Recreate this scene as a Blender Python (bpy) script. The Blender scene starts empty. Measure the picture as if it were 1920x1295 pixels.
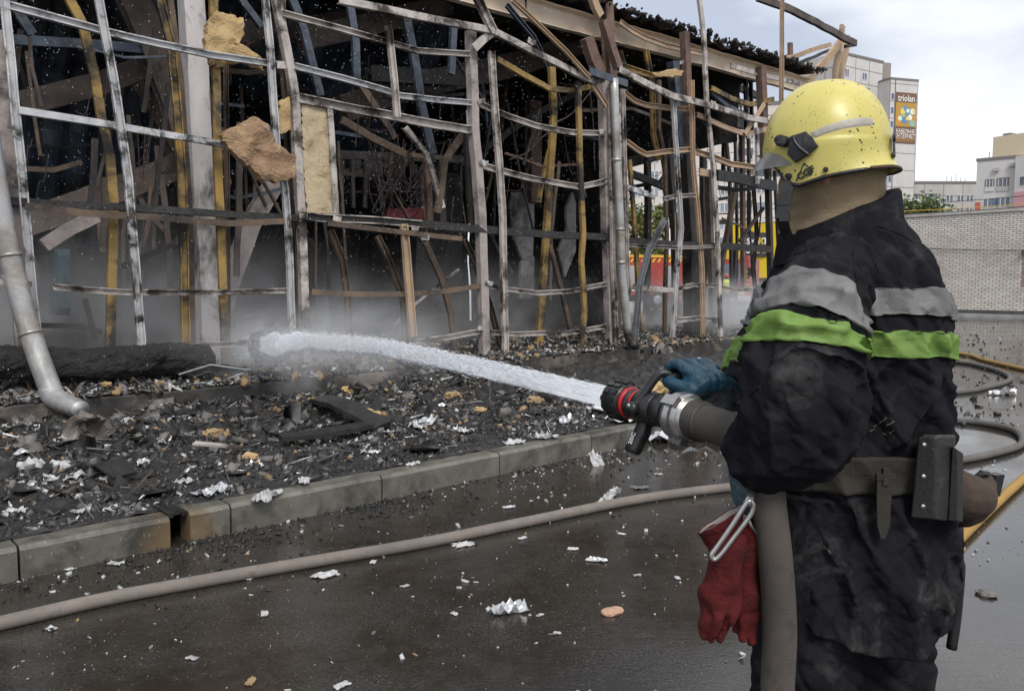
import bpy, bmesh, math, random
import numpy as np
from mathutils import Vector, Matrix, noise as mnoise
R = math.radians
random.seed(7)
rng = np.random.default_rng(7)
scene = bpy.context.scene
COL = scene.collection

# ------------------------------------------------------------------ camera
CAM_H = 1.45
PITCH = R(4.57)
FPX = 1500.0                      # focal length in photo pixels (1920 wide)
cam_data = bpy.data.cameras.new("camera")
cam_data.lens = FPX / 1920 * 36
cam_data.sensor_width = 36
cam_data.clip_start = 0.05
cam_data.clip_end = 3000
cam = bpy.data.objects.new("camera", cam_data)
COL.objects.link(cam)
cam.location = (0, 0, CAM_H)
cam.rotation_euler = (math.pi / 2 - PITCH, 0, 0)
scene.camera = cam
scene.render.resolution_x, scene.render.resolution_y = 1024, 690

# ------------------------------------------------------------------ world + sun
SUN_EL, SUN_AZ = R(50), R(165)     # azimuth clockwise from +Y
world = bpy.data.worlds.new("World")
scene.world = world
world.use_nodes = True
wt = world.node_tree
wt.nodes.clear()
wo = wt.nodes.new("ShaderNodeOutputWorld")
bg = wt.nodes.new("ShaderNodeBackground")
bg.inputs[1].default_value = 0.1
sky = wt.nodes.new("ShaderNodeTexSky")
sky.sky_type = 'NISHITA'
sky.sun_disc = False
sky.sun_elevation = SUN_EL
sky.sun_rotation = SUN_AZ
sky.air_density, sky.dust_density = 1.0, 2.0
tc = wt.nodes.new("ShaderNodeTexCoord")
mp = wt.nodes.new("ShaderNodeMapping")
mp.inputs['Scale'].default_value = (1.0, 1.0, 2.6)
mp.inputs['Location'].default_value = (1.3, 0.4, 0.2)
nz = wt.nodes.new("ShaderNodeTexNoise")
nz.inputs['Scale'].default_value = 1.9
nz.inputs['Detail'].default_value = 7
nz.inputs['Roughness'].default_value = 0.52
rp = wt.nodes.new("ShaderNodeValToRGB")
rp.color_ramp.elements[0].position = 0.40
rp.color_ramp.elements[0].color = (3.9, 4.3, 5.2, 1)
rp.color_ramp.elements[1].position = 0.66
rp.color_ramp.elements[1].color = (8.9, 9.0, 9.1, 1)
mx = wt.nodes.new("ShaderNodeMix")
mx.data_type = 'RGBA'
mx.inputs[0].default_value = 0.9
wt.links.new(tc.outputs['Generated'], mp.inputs[0])
wt.links.new(mp.outputs[0], nz.inputs['Vector'])
wt.links.new(nz.outputs['Fac'], rp.inputs[0])
wt.links.new(sky.outputs[0], mx.inputs[6])
wt.links.new(rp.outputs[0], mx.inputs[7])
wt.links.new(mx.outputs[2], bg.inputs[0])
wt.links.new(bg.outputs[0], wo.inputs[0])
sd = bpy.data.lights.new("sun", 'SUN')
sd.energy = 1.7
sd.angle = R(22)
sd.color = (1.0, 0.96, 0.9)
sun = bpy.data.objects.new("sun", sd)
COL.objects.link(sun)
_d = Vector((math.sin(SUN_AZ) * math.cos(SUN_EL), math.cos(SUN_AZ) * math.cos(SUN_EL), math.sin(SUN_EL)))
sun.rotation_euler = _d.to_track_quat('Z', 'Y').to_euler()
sun.location = (0, -10, 20)

vs = scene.view_settings
vs.view_transform = 'Standard'
vs.look = 'None'
vs.exposure = 0.6
vs.gamma = 1
scene.render.engine = 'CYCLES'
cy = scene.cycles
cy.use_denoising = True
cy.max_bounces = 14
cy.diffuse_bounces = 3
cy.glossy_bounces = 3
cy.transmission_bounces = 4
cy.transparent_max_bounces = 16
cy.volume_bounces = 12
cy.volume_step_rate = 0.5
cy.volume_max_steps = 128

# ------------------------------------------------------------------ photo geometry -> place
CP, SP = math.cos(PITCH), math.sin(PITCH)
def ray(x, y):
    a, b = (x - 960) / FPX, (647.5 - y) / FPX
    return Vector((a, CP + b * SP, -SP + b * CP))
def px(x, y, d):                  # point at distance d along world Y
    r = ray(x, y)
    return Vector((0, 0, CAM_H)) + r * (d / r.y)
def pz(x, y, z=0.0):              # point on a level plane
    r = ray(x, y)
    return Vector((0, 0, CAM_H)) + r * ((z - CAM_H) / r.z)
FA = R(49)                        # the street front of the burnt hall runs 49 degrees off the view axis
U = Vector((math.sin(FA), math.cos(FA), 0))
NB = Vector((-math.cos(FA), math.sin(FA), 0))
FP = Vector((-4.04, 7.7, 0))
def W(t, n, z):
    return FP + U * t + NB * n + Vector((0, 0, z))
def pf(x, y, n=0.0):              # point on the plane n metres behind the street front
    r = ray(x, y)
    o = Vector((0, 0, CAM_H))
    k = ((FP - o).dot(NB) + n) / r.dot(NB)
    return o + r * k

# ------------------------------------------------------------------ objects
def link(o, parent=None):
    COL.objects.link(o)
    if parent is not None:
        o.parent = parent
    return o
def tag(o, label=None, cat=None, group=None, kind=None):
    if label: o['label'] = label
    if cat: o['category'] = cat
    if group: o['group'] = group
    if kind: o['kind'] = kind
    return o
def empty(name, label=None, cat=None, group=None, loc=(0, 0, 0)):
    o = bpy.data.objects.new(name, None)
    o.empty_display_size = 0.1
    o.location = loc
    link(o)
    return tag(o, label, cat, group)
def mesh_obj(name, V, F, m=None, parent=None, smooth=False):
    me = bpy.data.meshes.new(name)
    me.from_pydata([tuple(v) for v in V], [], F)
    if smooth:
        me.polygons.foreach_set('use_smooth', [True] * len(me.polygons))
    for mm in (m if isinstance(m, (list, tuple)) else [m]):
        if mm: me.materials.append(mm)
    me.update()
    o = bpy.data.objects.new(name, me)
    link(o)
    return setp(o, parent)
def setp(o, parent):
    if parent is not None:
        o.parent = parent
        o.matrix_parent_inverse = Matrix.Translation(-Vector(parent.location)) if parent.type == 'EMPTY' else Matrix()
    return o
def np_mesh(name, V, F, mats, parent=None, smooth=False, midx=None):
    """V (N,3) array, F (M,k) array with k = 3 or 4"""
    me = bpy.data.meshes.new(name)
    V = np.asarray(V, dtype=np.float32); F = np.asarray(F, dtype=np.int32)
    me.vertices.add(len(V)); me.vertices.foreach_set('co', V.ravel())
    k = F.shape[1]
    me.loops.add(F.size); me.loops.foreach_set('vertex_index', F.ravel())
    me.polygons.add(len(F))
    me.polygons.foreach_set('loop_start', np.arange(0, F.size, k, dtype=np.int32))
    me.polygons.foreach_set('loop_total', np.full(len(F), k, dtype=np.int32))
    if smooth: me.polygons.foreach_set('use_smooth', np.ones(len(F), dtype=bool))
    for mm in mats: me.materials.append(mm)
    if midx is not None: me.polygons.foreach_set('material_index', np.asarray(midx, dtype=np.int32))
    me.update(calc_edges=True); me.validate()
    o = bpy.data.objects.new(name, me)
    link(o)
    return setp(o, parent)
class MB:
    """collects verts and faces for one mesh"""
    def __init__(s): s.V, s.F = [], []
    def add(s, V, F):
        k = len(s.V); s.V += [Vector(v) for v in V]; s.F += [tuple(i + k for i in f) for f in F]
    def box(s, c, x, y, z):        # centre + three half-axis vectors
        c, x, y, z = Vector(c), Vector(x), Vector(y), Vector(z)
        V = [c + x * i + y * j + z * k for k in (-1, 1) for j in (-1, 1) for i in (-1, 1)]
        s.add(V, [(0, 2, 3, 1), (4, 5, 7, 6), (0, 1, 5, 4), (2, 6, 7, 3), (0, 4, 6, 2), (1, 3, 7, 5)])
    def tube(s, pts, rad, seg=10, cap=True, ref=None):
        pts = [Vector(p) for p in pts]
        n = len(pts)
        if not isinstance(rad, (list, tuple)): rad = [rad] * n
        T = [(pts[min(i + 1, n - 1)] - pts[max(i - 1, 0)]).normalized() for i in range(n)]
        a = Vector(ref) if ref else (Vector((0, 0, 1)) if abs(T[0].z) < 0.9 else Vector((1, 0, 0)))
        k = len(s.V)
        for i in range(n):
            x = (a - T[i] * a.dot(T[i])).normalized(); a = x
            y = T[i].cross(x)
            for j in range(seg):
                an = 2 * math.pi * j / seg
                s.V.append(pts[i] + (x * math.cos(an) + y * math.sin(an)) * rad[i])
        for i in range(n - 1):
            for j in range(seg):
                b = k + i * seg
                s.F.append((b + j, b + (j + 1) % seg, b + seg + (j + 1) % seg, b + seg + j))
        if cap:
            s.F.append(tuple(k + j for j in reversed(range(seg))))
            s.F.append(tuple(k + (n - 1) * seg + j for j in range(seg)))
    def build(s, name, m, parent=None, smooth=False): return mesh_obj(name, s.V, s.F, m, parent, smooth)
def catmull(pts, k=8):
    P = [Vector(p) for p in pts]
    P = [P[0] * 2 - P[1]] + P + [P[-1] * 2 - P[-2]]
    out = []
    for i in range(1, len(P) - 2):
        for j in range(k):
            t = j / k
            a, b, c, d = P[i - 1], P[i], P[i + 1], P[i + 2]
            out.append(0.5 * ((2 * b) + (c - a) * t + (2 * a - 5 * b + 4 * c - d) * t * t + (3 * b - a - 3 * c + d) * t ** 3))
    out.append(P[-2])
    return out
def interp(x, xs, ys): return float(np.interp(x, xs, ys))
def remeshed(name, V, F, voxel, m, parent=None, smooth_it=2):
    """closed pieces fused into one continuous surface"""
    o = mesh_obj(name, V, F, m, None, True)
    md = o.modifiers.new('r', 'REMESH'); md.mode = 'VOXEL'; md.voxel_size = voxel; md.use_smooth_shade = True
    if smooth_it:
        sm = o.modifiers.new('s', 'SMOOTH'); sm.iterations = smooth_it; sm.factor = 0.5
    dg = bpy.context.evaluated_depsgraph_get()
    me = bpy.data.meshes.new_from_object(o.evaluated_get(dg))
    old = o.data; o.modifiers.clear(); o.data = me; bpy.data.meshes.remove(old); me.name = name
    if not me.materials: me.materials.append(m)
    return setp(o, parent)

# ------------------------------------------------------------------ materials
class NT:
    def __init__(s, name):
        s.m = bpy.data.materials.new(name); s.m.use_nodes = True
        s.t = s.m.node_tree; s.t.nodes.clear()
        s.out = s.t.nodes.new("ShaderNodeOutputMaterial")
    def n(s, typ, inp=None, **kw):
        d = s.t.nodes.new("ShaderNode" + typ)
        for k, v in kw.items(): setattr(d, k, v)
        for k, v in (inp or {}).items():
            if hasattr(v, 'is_output'): s.t.links.new(v, d.inputs[k])
            else: d.inputs[k].default_value = v
        return d
    def coord(s, which='Object', scale=(1, 1, 1), rot=(0, 0, 0)):
        c = s.n('TexCoord')
        return s.n('Mapping', {0: c.outputs[which], 'Scale': scale, 'Rotation': rot}).outputs[0]
    def noise(s, co, scale, detail=5, rough=0.6, dist=0.0):
        return s.n('TexNoise', {'Vector': co, 'Scale': scale, 'Detail': detail, 'Roughness': rough, 'Distortion': dist}).outputs['Fac']
    def ramp(s, fac, stops):
        r = s.n('ValToRGB', {0: fac}); e = r.color_ramp.elements
        while len(e) < len(stops): e.new(0.5)
        for el, (p, c) in zip(e, stops):
            el.position = p; el.color = (c, c, c, 1) if isinstance(c, (int, float)) else (*c, 1)
        return r.outputs[0]
    def mix(s, f, a, b):
        m = s.n('Mix', data_type='RGBA')
        for i, v in ((0, f), (6, a), (7, b)):
            if hasattr(v, 'is_output'): s.t.links.new(v, m.inputs[i])
            else: m.inputs[i].default_value = v if i == 0 else (*v, 1)
        return m.outputs[2]
    def math(s, op, a, b=0.0):
        m = s.n('Math', operation=op)
        for i, v in ((0, a), (1, b)):
            if hasattr(v, 'is_output'): s.t.links.new(v, m.inputs[i])
            else: m.inputs[i].default_value = v
        return m.outputs[0]
    def bump(s, h, strength=0.3, dist=0.01, normal=None):
        i = {'Height': h, 'Strength': strength, 'Distance': dist}
        if normal is not None: i['Normal'] = normal
        return s.n('Bump', i).outputs[0]
    def done(s, col, rough=0.7, metal=0.0, normal=None, **extra):
        i = {'Base Color': col if hasattr(col, 'is_output') else (*col, 1), 'Roughness': rough, 'Metallic': metal}
        if normal is not None: i['Normal'] = normal
        i.update(extra)
        p = s.n('BsdfPrincipled', i)
        s.t.links.new(p.outputs[0], s.out.inputs[0])
        return s.m
def pmat(name, c1, c2, c3=None, amount=0.5, scale=6, s3=3.0, rough=0.7, metal=0.0, bump=0.25, bscale=60, bdist=0.006, stretch=(1, 1, 1), sharp=0.08, fleck=None):
    """two-tone surface with a patchy third tone (soot, rust, ash) and fine relief"""
    b = NT(name)
    co = b.coord('Object', stretch)
    col = b.mix(b.ramp(b.noise(co, scale, 6), [(0.35, 0.0), (0.65, 1.0)]), c1, c2)
    if c3:
        f = b.ramp(b.noise(co, s3, 8, 0.68, 0.4), [(1 - amount - sharp, 0.0), (1 - amount + sharp, 1.0)])
        col = b.mix(f, col, c3)
    if fleck:
        fc, thr = fleck
        f2 = b.ramp(b.noise(co, bscale * 0.7, 3, 0.5), [(thr, 0.0), (thr + 0.03, 1.0)])
        col = b.mix(f2, col, fc)
    h = b.noise(co, bscale, 4, 0.6)
    rr = b.ramp(b.noise(co, scale * 2.3, 4), [(0.3, max(rough - 0.15, 0.05)), (0.7, min(rough + 0.12, 1))])
    return b.done(col, rr, metal, b.bump(h, bump, bdist))
ZINC = pmat('galvanised_steel', (.40, .405, .42), (.60, .59, .58), (.035, .033, .032), .45, 5, 2.6, .5, .25, .3, 40, sharp=.05)
ZINC2 = pmat('ashy_steel', (.33, .295, .27), (.55, .50, .46), (.045, .035, .028), .47, 5, 2.2, .7, .1, .3, 40, sharp=.06)
MUST = pmat('mustard_scorched_steel', (.37, .235, .065), (.24, .165, .07), (.03, .026, .022), .47, 4, 1.7, .6, .2, .3, 40, sharp=.06)
BROWN = pmat('brown_scorched_steel', (.16, .11, .07), (.085, .062, .048), (.03, .027, .025), .45, 4, 1.6, .7, .1, .25, 40)
CHAR = pmat('charred_beam', (.012, .011, .011), (.03, .029, .028), (.30, .28, .26), .28, 9, 4.5, .55, .0, .6, 26, .02)
WHITE = pmat('flaking_white_paint', (.68, .65, .64), (.56, .52, .51), (.025, .024, .025), .43, 3, 1.6, .7, 0, .3, 30, .006, (1, 1, .55))
TAUPE = pmat('taupe_scorched_steel', (.135, .105, .088), (.085, .068, .06), (.03, .026, .024), .42, 4, 1.6, .8, 0, .25, 40)
TAN = pmat('tan_scorched_steel', (.46, .33, .215), (.33, .235, .165), (.10, .075, .06), .36, 3, 1.6, .8, 0, .2, 40)
BLUE = pmat('blued_steel', (.05, .065, .09), (.11, .125, .15), (.02, .02, .022), .42, 4, 2.0, .4, .4, .2, 40)
DARK = pmat('sooty_steel', (.02, .019, .018), (.045, .038, .033), (.085, .065, .052), .3, 4, 2.0, .6, .1, .3, 40)
RUST = pmat('rusted_steel', (.13, .085, .068), (.20, .125, .095), (.05, .042, .04), .42, 5, 2.2, .8, .1, .3, 40)
CONC = pmat('fire_bleached_post', (.40, .345, .325), (.29, .25, .235), (.05, .045, .045), .42, 4, 1.8, .85, 0, .35, 40, .008)
SHED = pmat('sooty_blue_sheet', (.035, .055, .085), (.06, .085, .12), (.014, .016, .02), .5, 2, .8, .38, .2, .2, 20)
BLACKW = pmat('sooty_wall', (.022, .021, .021), (.05, .046, .044), (.11, .098, .09), .38, 1.2, .7, .9, 0, .4, 20, .02)
WOOL = pmat('stone_wool', (.52, .37, .19), (.40, .27, .125), (.17, .105, .06), .36, 5, 2.6, .95, 0, .9, 34, .02)
WOOLP = pmat('stone_wool_panel', (.50, .41, .27), (.42, .33, .20), (.24, .17, .10), .40, 5, 5, .95, 0, .8, 26, .015)
WOOLD = pmat('scorched_wool', (.34, .215, .125), (.24, .15, .09), (.48, .35, .18), .40, 6, 3.5, .95, 0, 1.0, 30, .025)
# ================================================================== the setting
# ---- wet asphalt yard
b = NT('wet_asphalt')
co = b.coord('Object')
big = b.noise(co, 0.55, 4, .55, .6)
fine = b.noise(co, 90, 3, .7)
col = b.mix(b.ramp(fine, [(.35, 0.), (.7, 1.)]), (.006, .0055, .005), (.075, .067, .058))
col = b.mix(b.ramp(b.noise(co, 1.3, 6, .7), [(.42, 0.), (.62, 1.)]), col, (.020, .016, .012))
grit = b.n('TexVoronoi', {'Vector': co, 'Scale': 46.0, 'Randomness': 1.0})
gsel = b.math('MULTIPLY', b.math('LESS_THAN', grit.outputs['Distance'], .13), b.math('GREATER_THAN', b.noise(co, 2.0, 3), .52))
col = b.mix(b.math('MULTIPLY', gsel, .55), col, (.24, .215, .185))
sepx = b.n('SeparateXYZ', {0: co}).outputs[0]
yard = b.n('MapRange', {0: sepx, 1: .3, 2: 2.2, 3: 0., 4: .22}).outputs[0]      # water stands deeper towards the yard
lvl = b.math('SUBTRACT', big, yard)
wet = b.ramp(lvl, [(.36, 1.), (.56, 0.)])
mott = b.noise(co, 11, 7, .72, .5)
rough = b.math('ADD', b.n('MapRange', {0: wet, 3: .16, 4: .02}).outputs[0], b.n('MapRange', {0: mott, 1: .42, 2: .68, 3: 0., 4: .06}).outputs[0])
col = b.mix(b.ramp(mott, [(.48, 0.), (.68, .6)]), col, (.05, .044, .037))
rip = b.noise(b.coord('Object', (4.0, 13.0, 1), (0, 0, R(-24))), 2.4, 5, .62, 1.2)
h = b.math('ADD', b.math('MULTIPLY', b.math('MULTIPLY', fine, .8), b.n('MapRange', {0: wet, 3: 1.3, 4: .22}).outputs[0]), b.math('MULTIPLY', b.math('ADD', rip, b.math('MULTIPLY', mott, .5)), b.n('MapRange', {0: b.noise(co, .9, 3, .5), 1: .42, 2: .62, 3: .25, 4: 1.5}).outputs[0]))
ASPH = b.done(col, rough, 0, b.bump(h, .19, .006), **{'Specular IOR Level': .6})
g = mesh_obj('ground', [(-400, -40, 0), (500, -40, 0), (500, 900, 0), (-400, 900, 0)], [(0, 1, 2, 3)], ASPH)
tag(g, kind='structure')

# ---- kerb: line fitted to the foot of the kerb stones
KA, KB = pz(0, 1096), pz(1109, 852)
KD = (KB - KA).normalized()
KN = Vector((-KD.y, KD.x, 0))          # towards the building
def kx(x):                              # distance along the kerb at photo column x
    r = ray(x, 900)
    # solve KA + KD*s on the vertical plane through the view ray
    p = Vector((-r.y, r.x))
    return -(KA.x * p.x + KA.y * p.y) / (KD.x * p.x + KD.y * p.y)
def K(s, n, z): return KA + KD * s + KN * n + Vector((0, 0, z))
KERB = pmat('kerb_concrete', (.165, .155, .13), (.105, .10, .083), (.05, .046, .04), .46, 7, 3, .42, 0, .35, 70, .004, fleck=((.20, .19, .16), .66))
_t = KERB.node_tree; _pb = [n for n in _t.nodes if n.type == 'BSDF_PRINCIPLED'][0]
_src = _pb.inputs['Base Color'].links[0].from_socket
_nt = NT.__new__(NT); _nt.m, _nt.t = KERB, _t
_gp = KA + KD * ((kx(318) + kx(352)) / 2)
_dd = _nt.n('VectorMath', {0: _nt.coord('Object'), 1: tuple(_gp)}, operation='DISTANCE').outputs['Value']
_dd = _nt.math('ADD', _dd, _nt.math('MULTIPLY', _nt.noise(_nt.coord('Object'), 9, 5, .65), .22))
_f = _nt.ramp(_dd, [(.20, .5), (.36, .0)])
_t.links.new(_nt.mix(_f, _src, (.27, .18, .075)), _pb.inputs['Base Color'])
KERB2 = KERB
kerb = tag(empty('kerb', loc=tuple(K(0, 0, 0))), kind='structure')
KH = .17
def kerb_stone(s0, s1, m=KERB, drop=0.):
    w, ch, g_ = .15, .022, .006
    prof = [(0.004, -.05), (0, KH - ch), (ch, KH), (w, KH), (w, -.05)]
    V, F = [], []
    ns = 5
    for i in range(ns):
        s = s0 + g_ + (s1 - s0 - 2 * g_) * i / (ns - 1)
        for n, z in prof:
            jit = .0025 * mnoise.noise(Vector((s * 7, n * 30, z * 30)))
            V.append(K(s, n + jit, z + drop + jit))
    p = len(prof)
    for i in range(ns - 1):
        for j in range(p):
            a, c = i * p + j, i * p + (j + 1) % p
            F.append((a, a + p, c + p, c))
    F += [tuple(range(p)), tuple((ns - 1) * p + j for j in reversed(range(p)))]
    return mesh_obj('kerb_stone', V, F, m, kerb)
ks = [kx(x) for x in (28, 318)]
joints = [ks[0] - 1.0, ks[0], ks[1]]
for a, c in zip(joints, joints[1:]): kerb_stone(a, c, KERB, random.uniform(-.004, .004))
gap0, gap1 = kx(318), kx(352)
kerb_stone(gap1, kx(431), KERB2, .003)
js = [kx(431), kx(716), kx(937), kx(1109), kx(1250)]
for a, c in zip(js, js[1:]): kerb_stone(a, c, KERB, random.uniform(-.004, .003))
# stained end next to the drain
# ---- pavement behind the kerb (under the debris)
PAVE = pmat('sooty_pavement', (.035, .033, .031), (.02, .019, .018), (.07, .066, .06), .3, 3, 1.5, .5, 0, .5, 60)
s_end = kx(1250)
pv = mesh_obj('pavement', [K(-3, .15, .163), K(s_end, .15, .163), K(s_end + .2, .35, .1), K(s_end + 6, 3.5, .02), K(s_end + 6, 9, .1), K(-3, 9, .163)], [(0, 1, 2, 3, 4, 5)], PAVE)
tag(pv, kind='structure')
# ---- drain grate through the kerb
IRON = pmat('cast_iron', (.03, .029, .028), (.05, .047, .044), (.09, .06, .04), .3, 6, 3, .5, .6, .4, 80)
dg = empty('drain_grate', 'black slotted iron drain grate behind the gap in the kerb', 'drain grate', loc=tuple(K((gap0 + gap1) / 2, .2, .17)))
mb = MB()
for sgn in (gap0 + .012, gap1 - .012):
    mb.box(K(sgn, .33, .165), KD * .012, KN * .30, Vector((0, 0, .012)))
mb.build('grate_frame', IRON, dg)
for i in range(15):
    mb = MB(); mb.box(K((gap0 + gap1) / 2, .05 + i * .04, .17), KD * ((gap1 - gap0) / 2 - .022), KN * .011, Vector((0, 0, .008)))
    mb.build('slat', IRON, dg)
mb = MB(); mb.box(K((gap0 + gap1) / 2, .42, .02), KD * ((gap1 - gap0) / 2 - .004), KN * .02, Vector((0, 0, .13)))
mb.build('drain_wall', PAVE, dg)

# ---- foundation step of the hall
FND = pmat('sooty_concrete', (.05, .046, .042), (.016, .015, .015), (.20, .165, .13), .42, 4, 1.6, .8, 0, .4, 30, .01)
fA, fB = pz(200, 789, .17), pz(1010, 700, .17)
def fpt(q, n, z):
    d = (fB - fA); d.z = 0
    nn = Vector((-d.y, d.x, 0)).normalized()
    p = fA + d * q + nn * n
    return Vector((p.x, p.y, z))
FZ = .39
V, F = [], []
qs = np.linspace(-.9, 2.1, 61)
for q in qs:
    j = .015 * mnoise.noise(Vector((q * 9, 0, 0)))
    V += [fpt(q, 0 + j, .1), fpt(q, .01 + j, FZ - .015), fpt(q, .03, FZ), fpt(q, 14, FZ), fpt(q, 14, .1)]
for i in range(len(qs) - 1):
    for k in range(4): F.append((i * 5 + k, (i + 1) * 5 + k, (i + 1) * 5 + k + 1, i * 5 + k + 1))
F += [(0, 1, 2, 3, 4), tuple((len(qs) - 1) * 5 + k for k in reversed(range(5)))]
fd = mesh_obj('foundation_slab', V, F, FND); tag(fd, kind='structure')

# ---- white brick yard wall, perpendicular to the hall
b = NT('white_brick')
uvn = b.n('TexCoord').outputs['UV']
br = b.n('TexBrick', {'Vector': uvn, 'Scale': 1.0, 'Mortar Size': .013, 'Brick Width': .26, 'Row Height': .088, 'Mortar Smooth': .1, 'Bias': -.1,
                      'Color1': (.74, .69, .63, 1), 'Color2': (.56, .51, .455, 1), 'Mortar': (.19, .17, .15, 1)})
st = b.ramp(b.noise(b.n('Mapping', {0: uvn, 'Scale': (.5, .22, 1)}).outputs[0], 1.4, 7, .65), [(.48, 0.), (.75, .6)])
colb = b.mix(st, br.outputs['Color'], (.30, .24, .195))
BRK = b.done(colb, .85, 0, b.bump(b.math('SUBTRACT', 1.0, br.outputs['Fac']), .6, .02))
wA = px(1681, 404, 36.0); wdir = Vector((.656, -.755, 0)); wn = Vector((-.755, -.656, 0))
HW = wA.z
def slab_uv(name, p0, d, L, H, thick, m, parent=None, z0=0.):
    """upright slab with metre UVs on its faces"""
    nrm = Vector((d.y, -d.x, 0))
    base = [p0, p0 + d * L, p0 + d * L - nrm * thick, p0 - nrm * thick]
    base = [Vector((v.x, v.y, z0)) for v in base]
    V = base + [v + Vector((0, 0, H)) for v in base]
    F = [(0, 1, 5, 4), (1, 2, 6, 5), (2, 3, 7, 6), (3, 0, 4, 7), (4, 5, 6, 7)]
    o = mesh_obj(name, V, F, m, parent)
    uv = o.data.uv_layers.new(name='UVMap')
    ln = [L, thick, L, thick, L]
    for f in o.data.polygons:
        hh = H if f.index < 4 else thick
        for li, (a, c) in zip(f.loop_indices, ((0, 0), (ln[f.index], 0), (ln[f.index], hh), (0, hh))): uv.data[li].uv = (a, c)
    return o
wall = empty('brick_wall', 'long white brick yard wall behind the puddled yard', 'wall', loc=(wA.x, wA.y, 0))
w0 = Vector((wA.x, wA.y, 0)) - wdir * 5.5
slab_uv('brickwork', w0, wdir, 34, HW - .12, .4, BRK, wall)
CAPM = pmat('wall_cap', (.50, .47, .44), (.36, .33, .30), (.2, .18, .16), .3, 2, 1, .85)
slab_uv('coping', w0 + wn * .05, wdir, 34, .12, .5, CAPM, wall, HW - .12)
slab_uv('plinth', w0 + wn * .08, wdir, 34, .26, .09, pmat('plinth_dark', (.05, .05, .05), (.09, .088, .085), None, .3, 2), wall)
slab_uv('base_kerb', w0 + wn * .5, wdir, 34, .12, .3, pmat('pale_kerb', (.40, .39, .37), (.28, .27, .26), (.15, .14, .13), .3, 2), wall)
# rust streak fixture and cable clipped along the wall
mb = MB(); q = w0 + wdir * 10.6 + wn * .07; mb.box(q + Vector((0, 0, 2.6)), wdir * .09, wn * .06, Vector((0, 0, .08)))
mb.build('iron_bracket', RUST, wall)
mb = MB(); mb.box(q + wn * -.058 + Vector((0, 0, 1.85)), wdir * .05, wn * .003, Vector((0, 0, .62)))
mb.build('rust_streak', pmat('rust_streak', (.24, .14, .09), (.36, .27, .21), None, .3, 6), wall)
mb = MB()
mb.tube([w0 + wdir * (i * .5) + wn * .06 + Vector((0, 0, HW - 1.35 - .35 * math.sin(math.pi * ((i * .5 - 5) % 13) / 13))) for i in range(64)], .014, 5)
mb.build('cable', IRON, wall)
mb = MB(); mb.box(w0 + wdir * 16 + wn * .1 + Vector((0, 0, .95)), wdir * 1.2, wn * .05, Vector((0, 0, .045)))
mb.build('pipe_stub', IRON, wall)

# ---- apartment blocks
def pane_mat(name, c): return pmat(name, c, tuple(v * .6 for v in c), None, .3, .4, rough=.15, bump=.02)
PANE = pane_mat('window_glass', (.16, .19, .23)); PANEB = pane_mat('blue_window', (.12, .17, .26)); PVC = pmat('white_frame', (.72, .72, .72), (.62, .62, .62))
PANED = pane_mat('pale_window', (.30, .34, .39)); LOGG = pmat('loggia_shadow', (.10, .09, .085), (.17, .155, .14), (.3, .28, .26), .3, .8)  # pale window glass has the reflected sky put into its base colour
def panelmat(name, c1, c2, c3):
    return pmat(name, c1, c2, c3, .34, .35, .16, .9, 0, .2, 3, .02, (1, 1, .5))
PAN_A = panelmat('grey_panel', (.48, .46, .43), (.40, .38, .355), (.33, .31, .29))
PAN_B = panelmat('pale_panel', (.60, .58, .56), (.52, .50, .48), (.44, .41, .39))
PAN_D = panelmat('beige_panel', (.68, .62, .57), (.61, .55, .51), (.54, .48, .445))
JOINT = pmat('panel_joint', (.16, .14, .13), (.22, .19, .17))
RED = pmat('red_panel', (.50, .13, .085), (.42, .11, .08)); PINK = pmat('pink_panel', (.62, .33, .34), (.56, .29, .31)); YEL = pmat('cream_panel', (.66, .55, .38), (.58, .49, .34))
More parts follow.
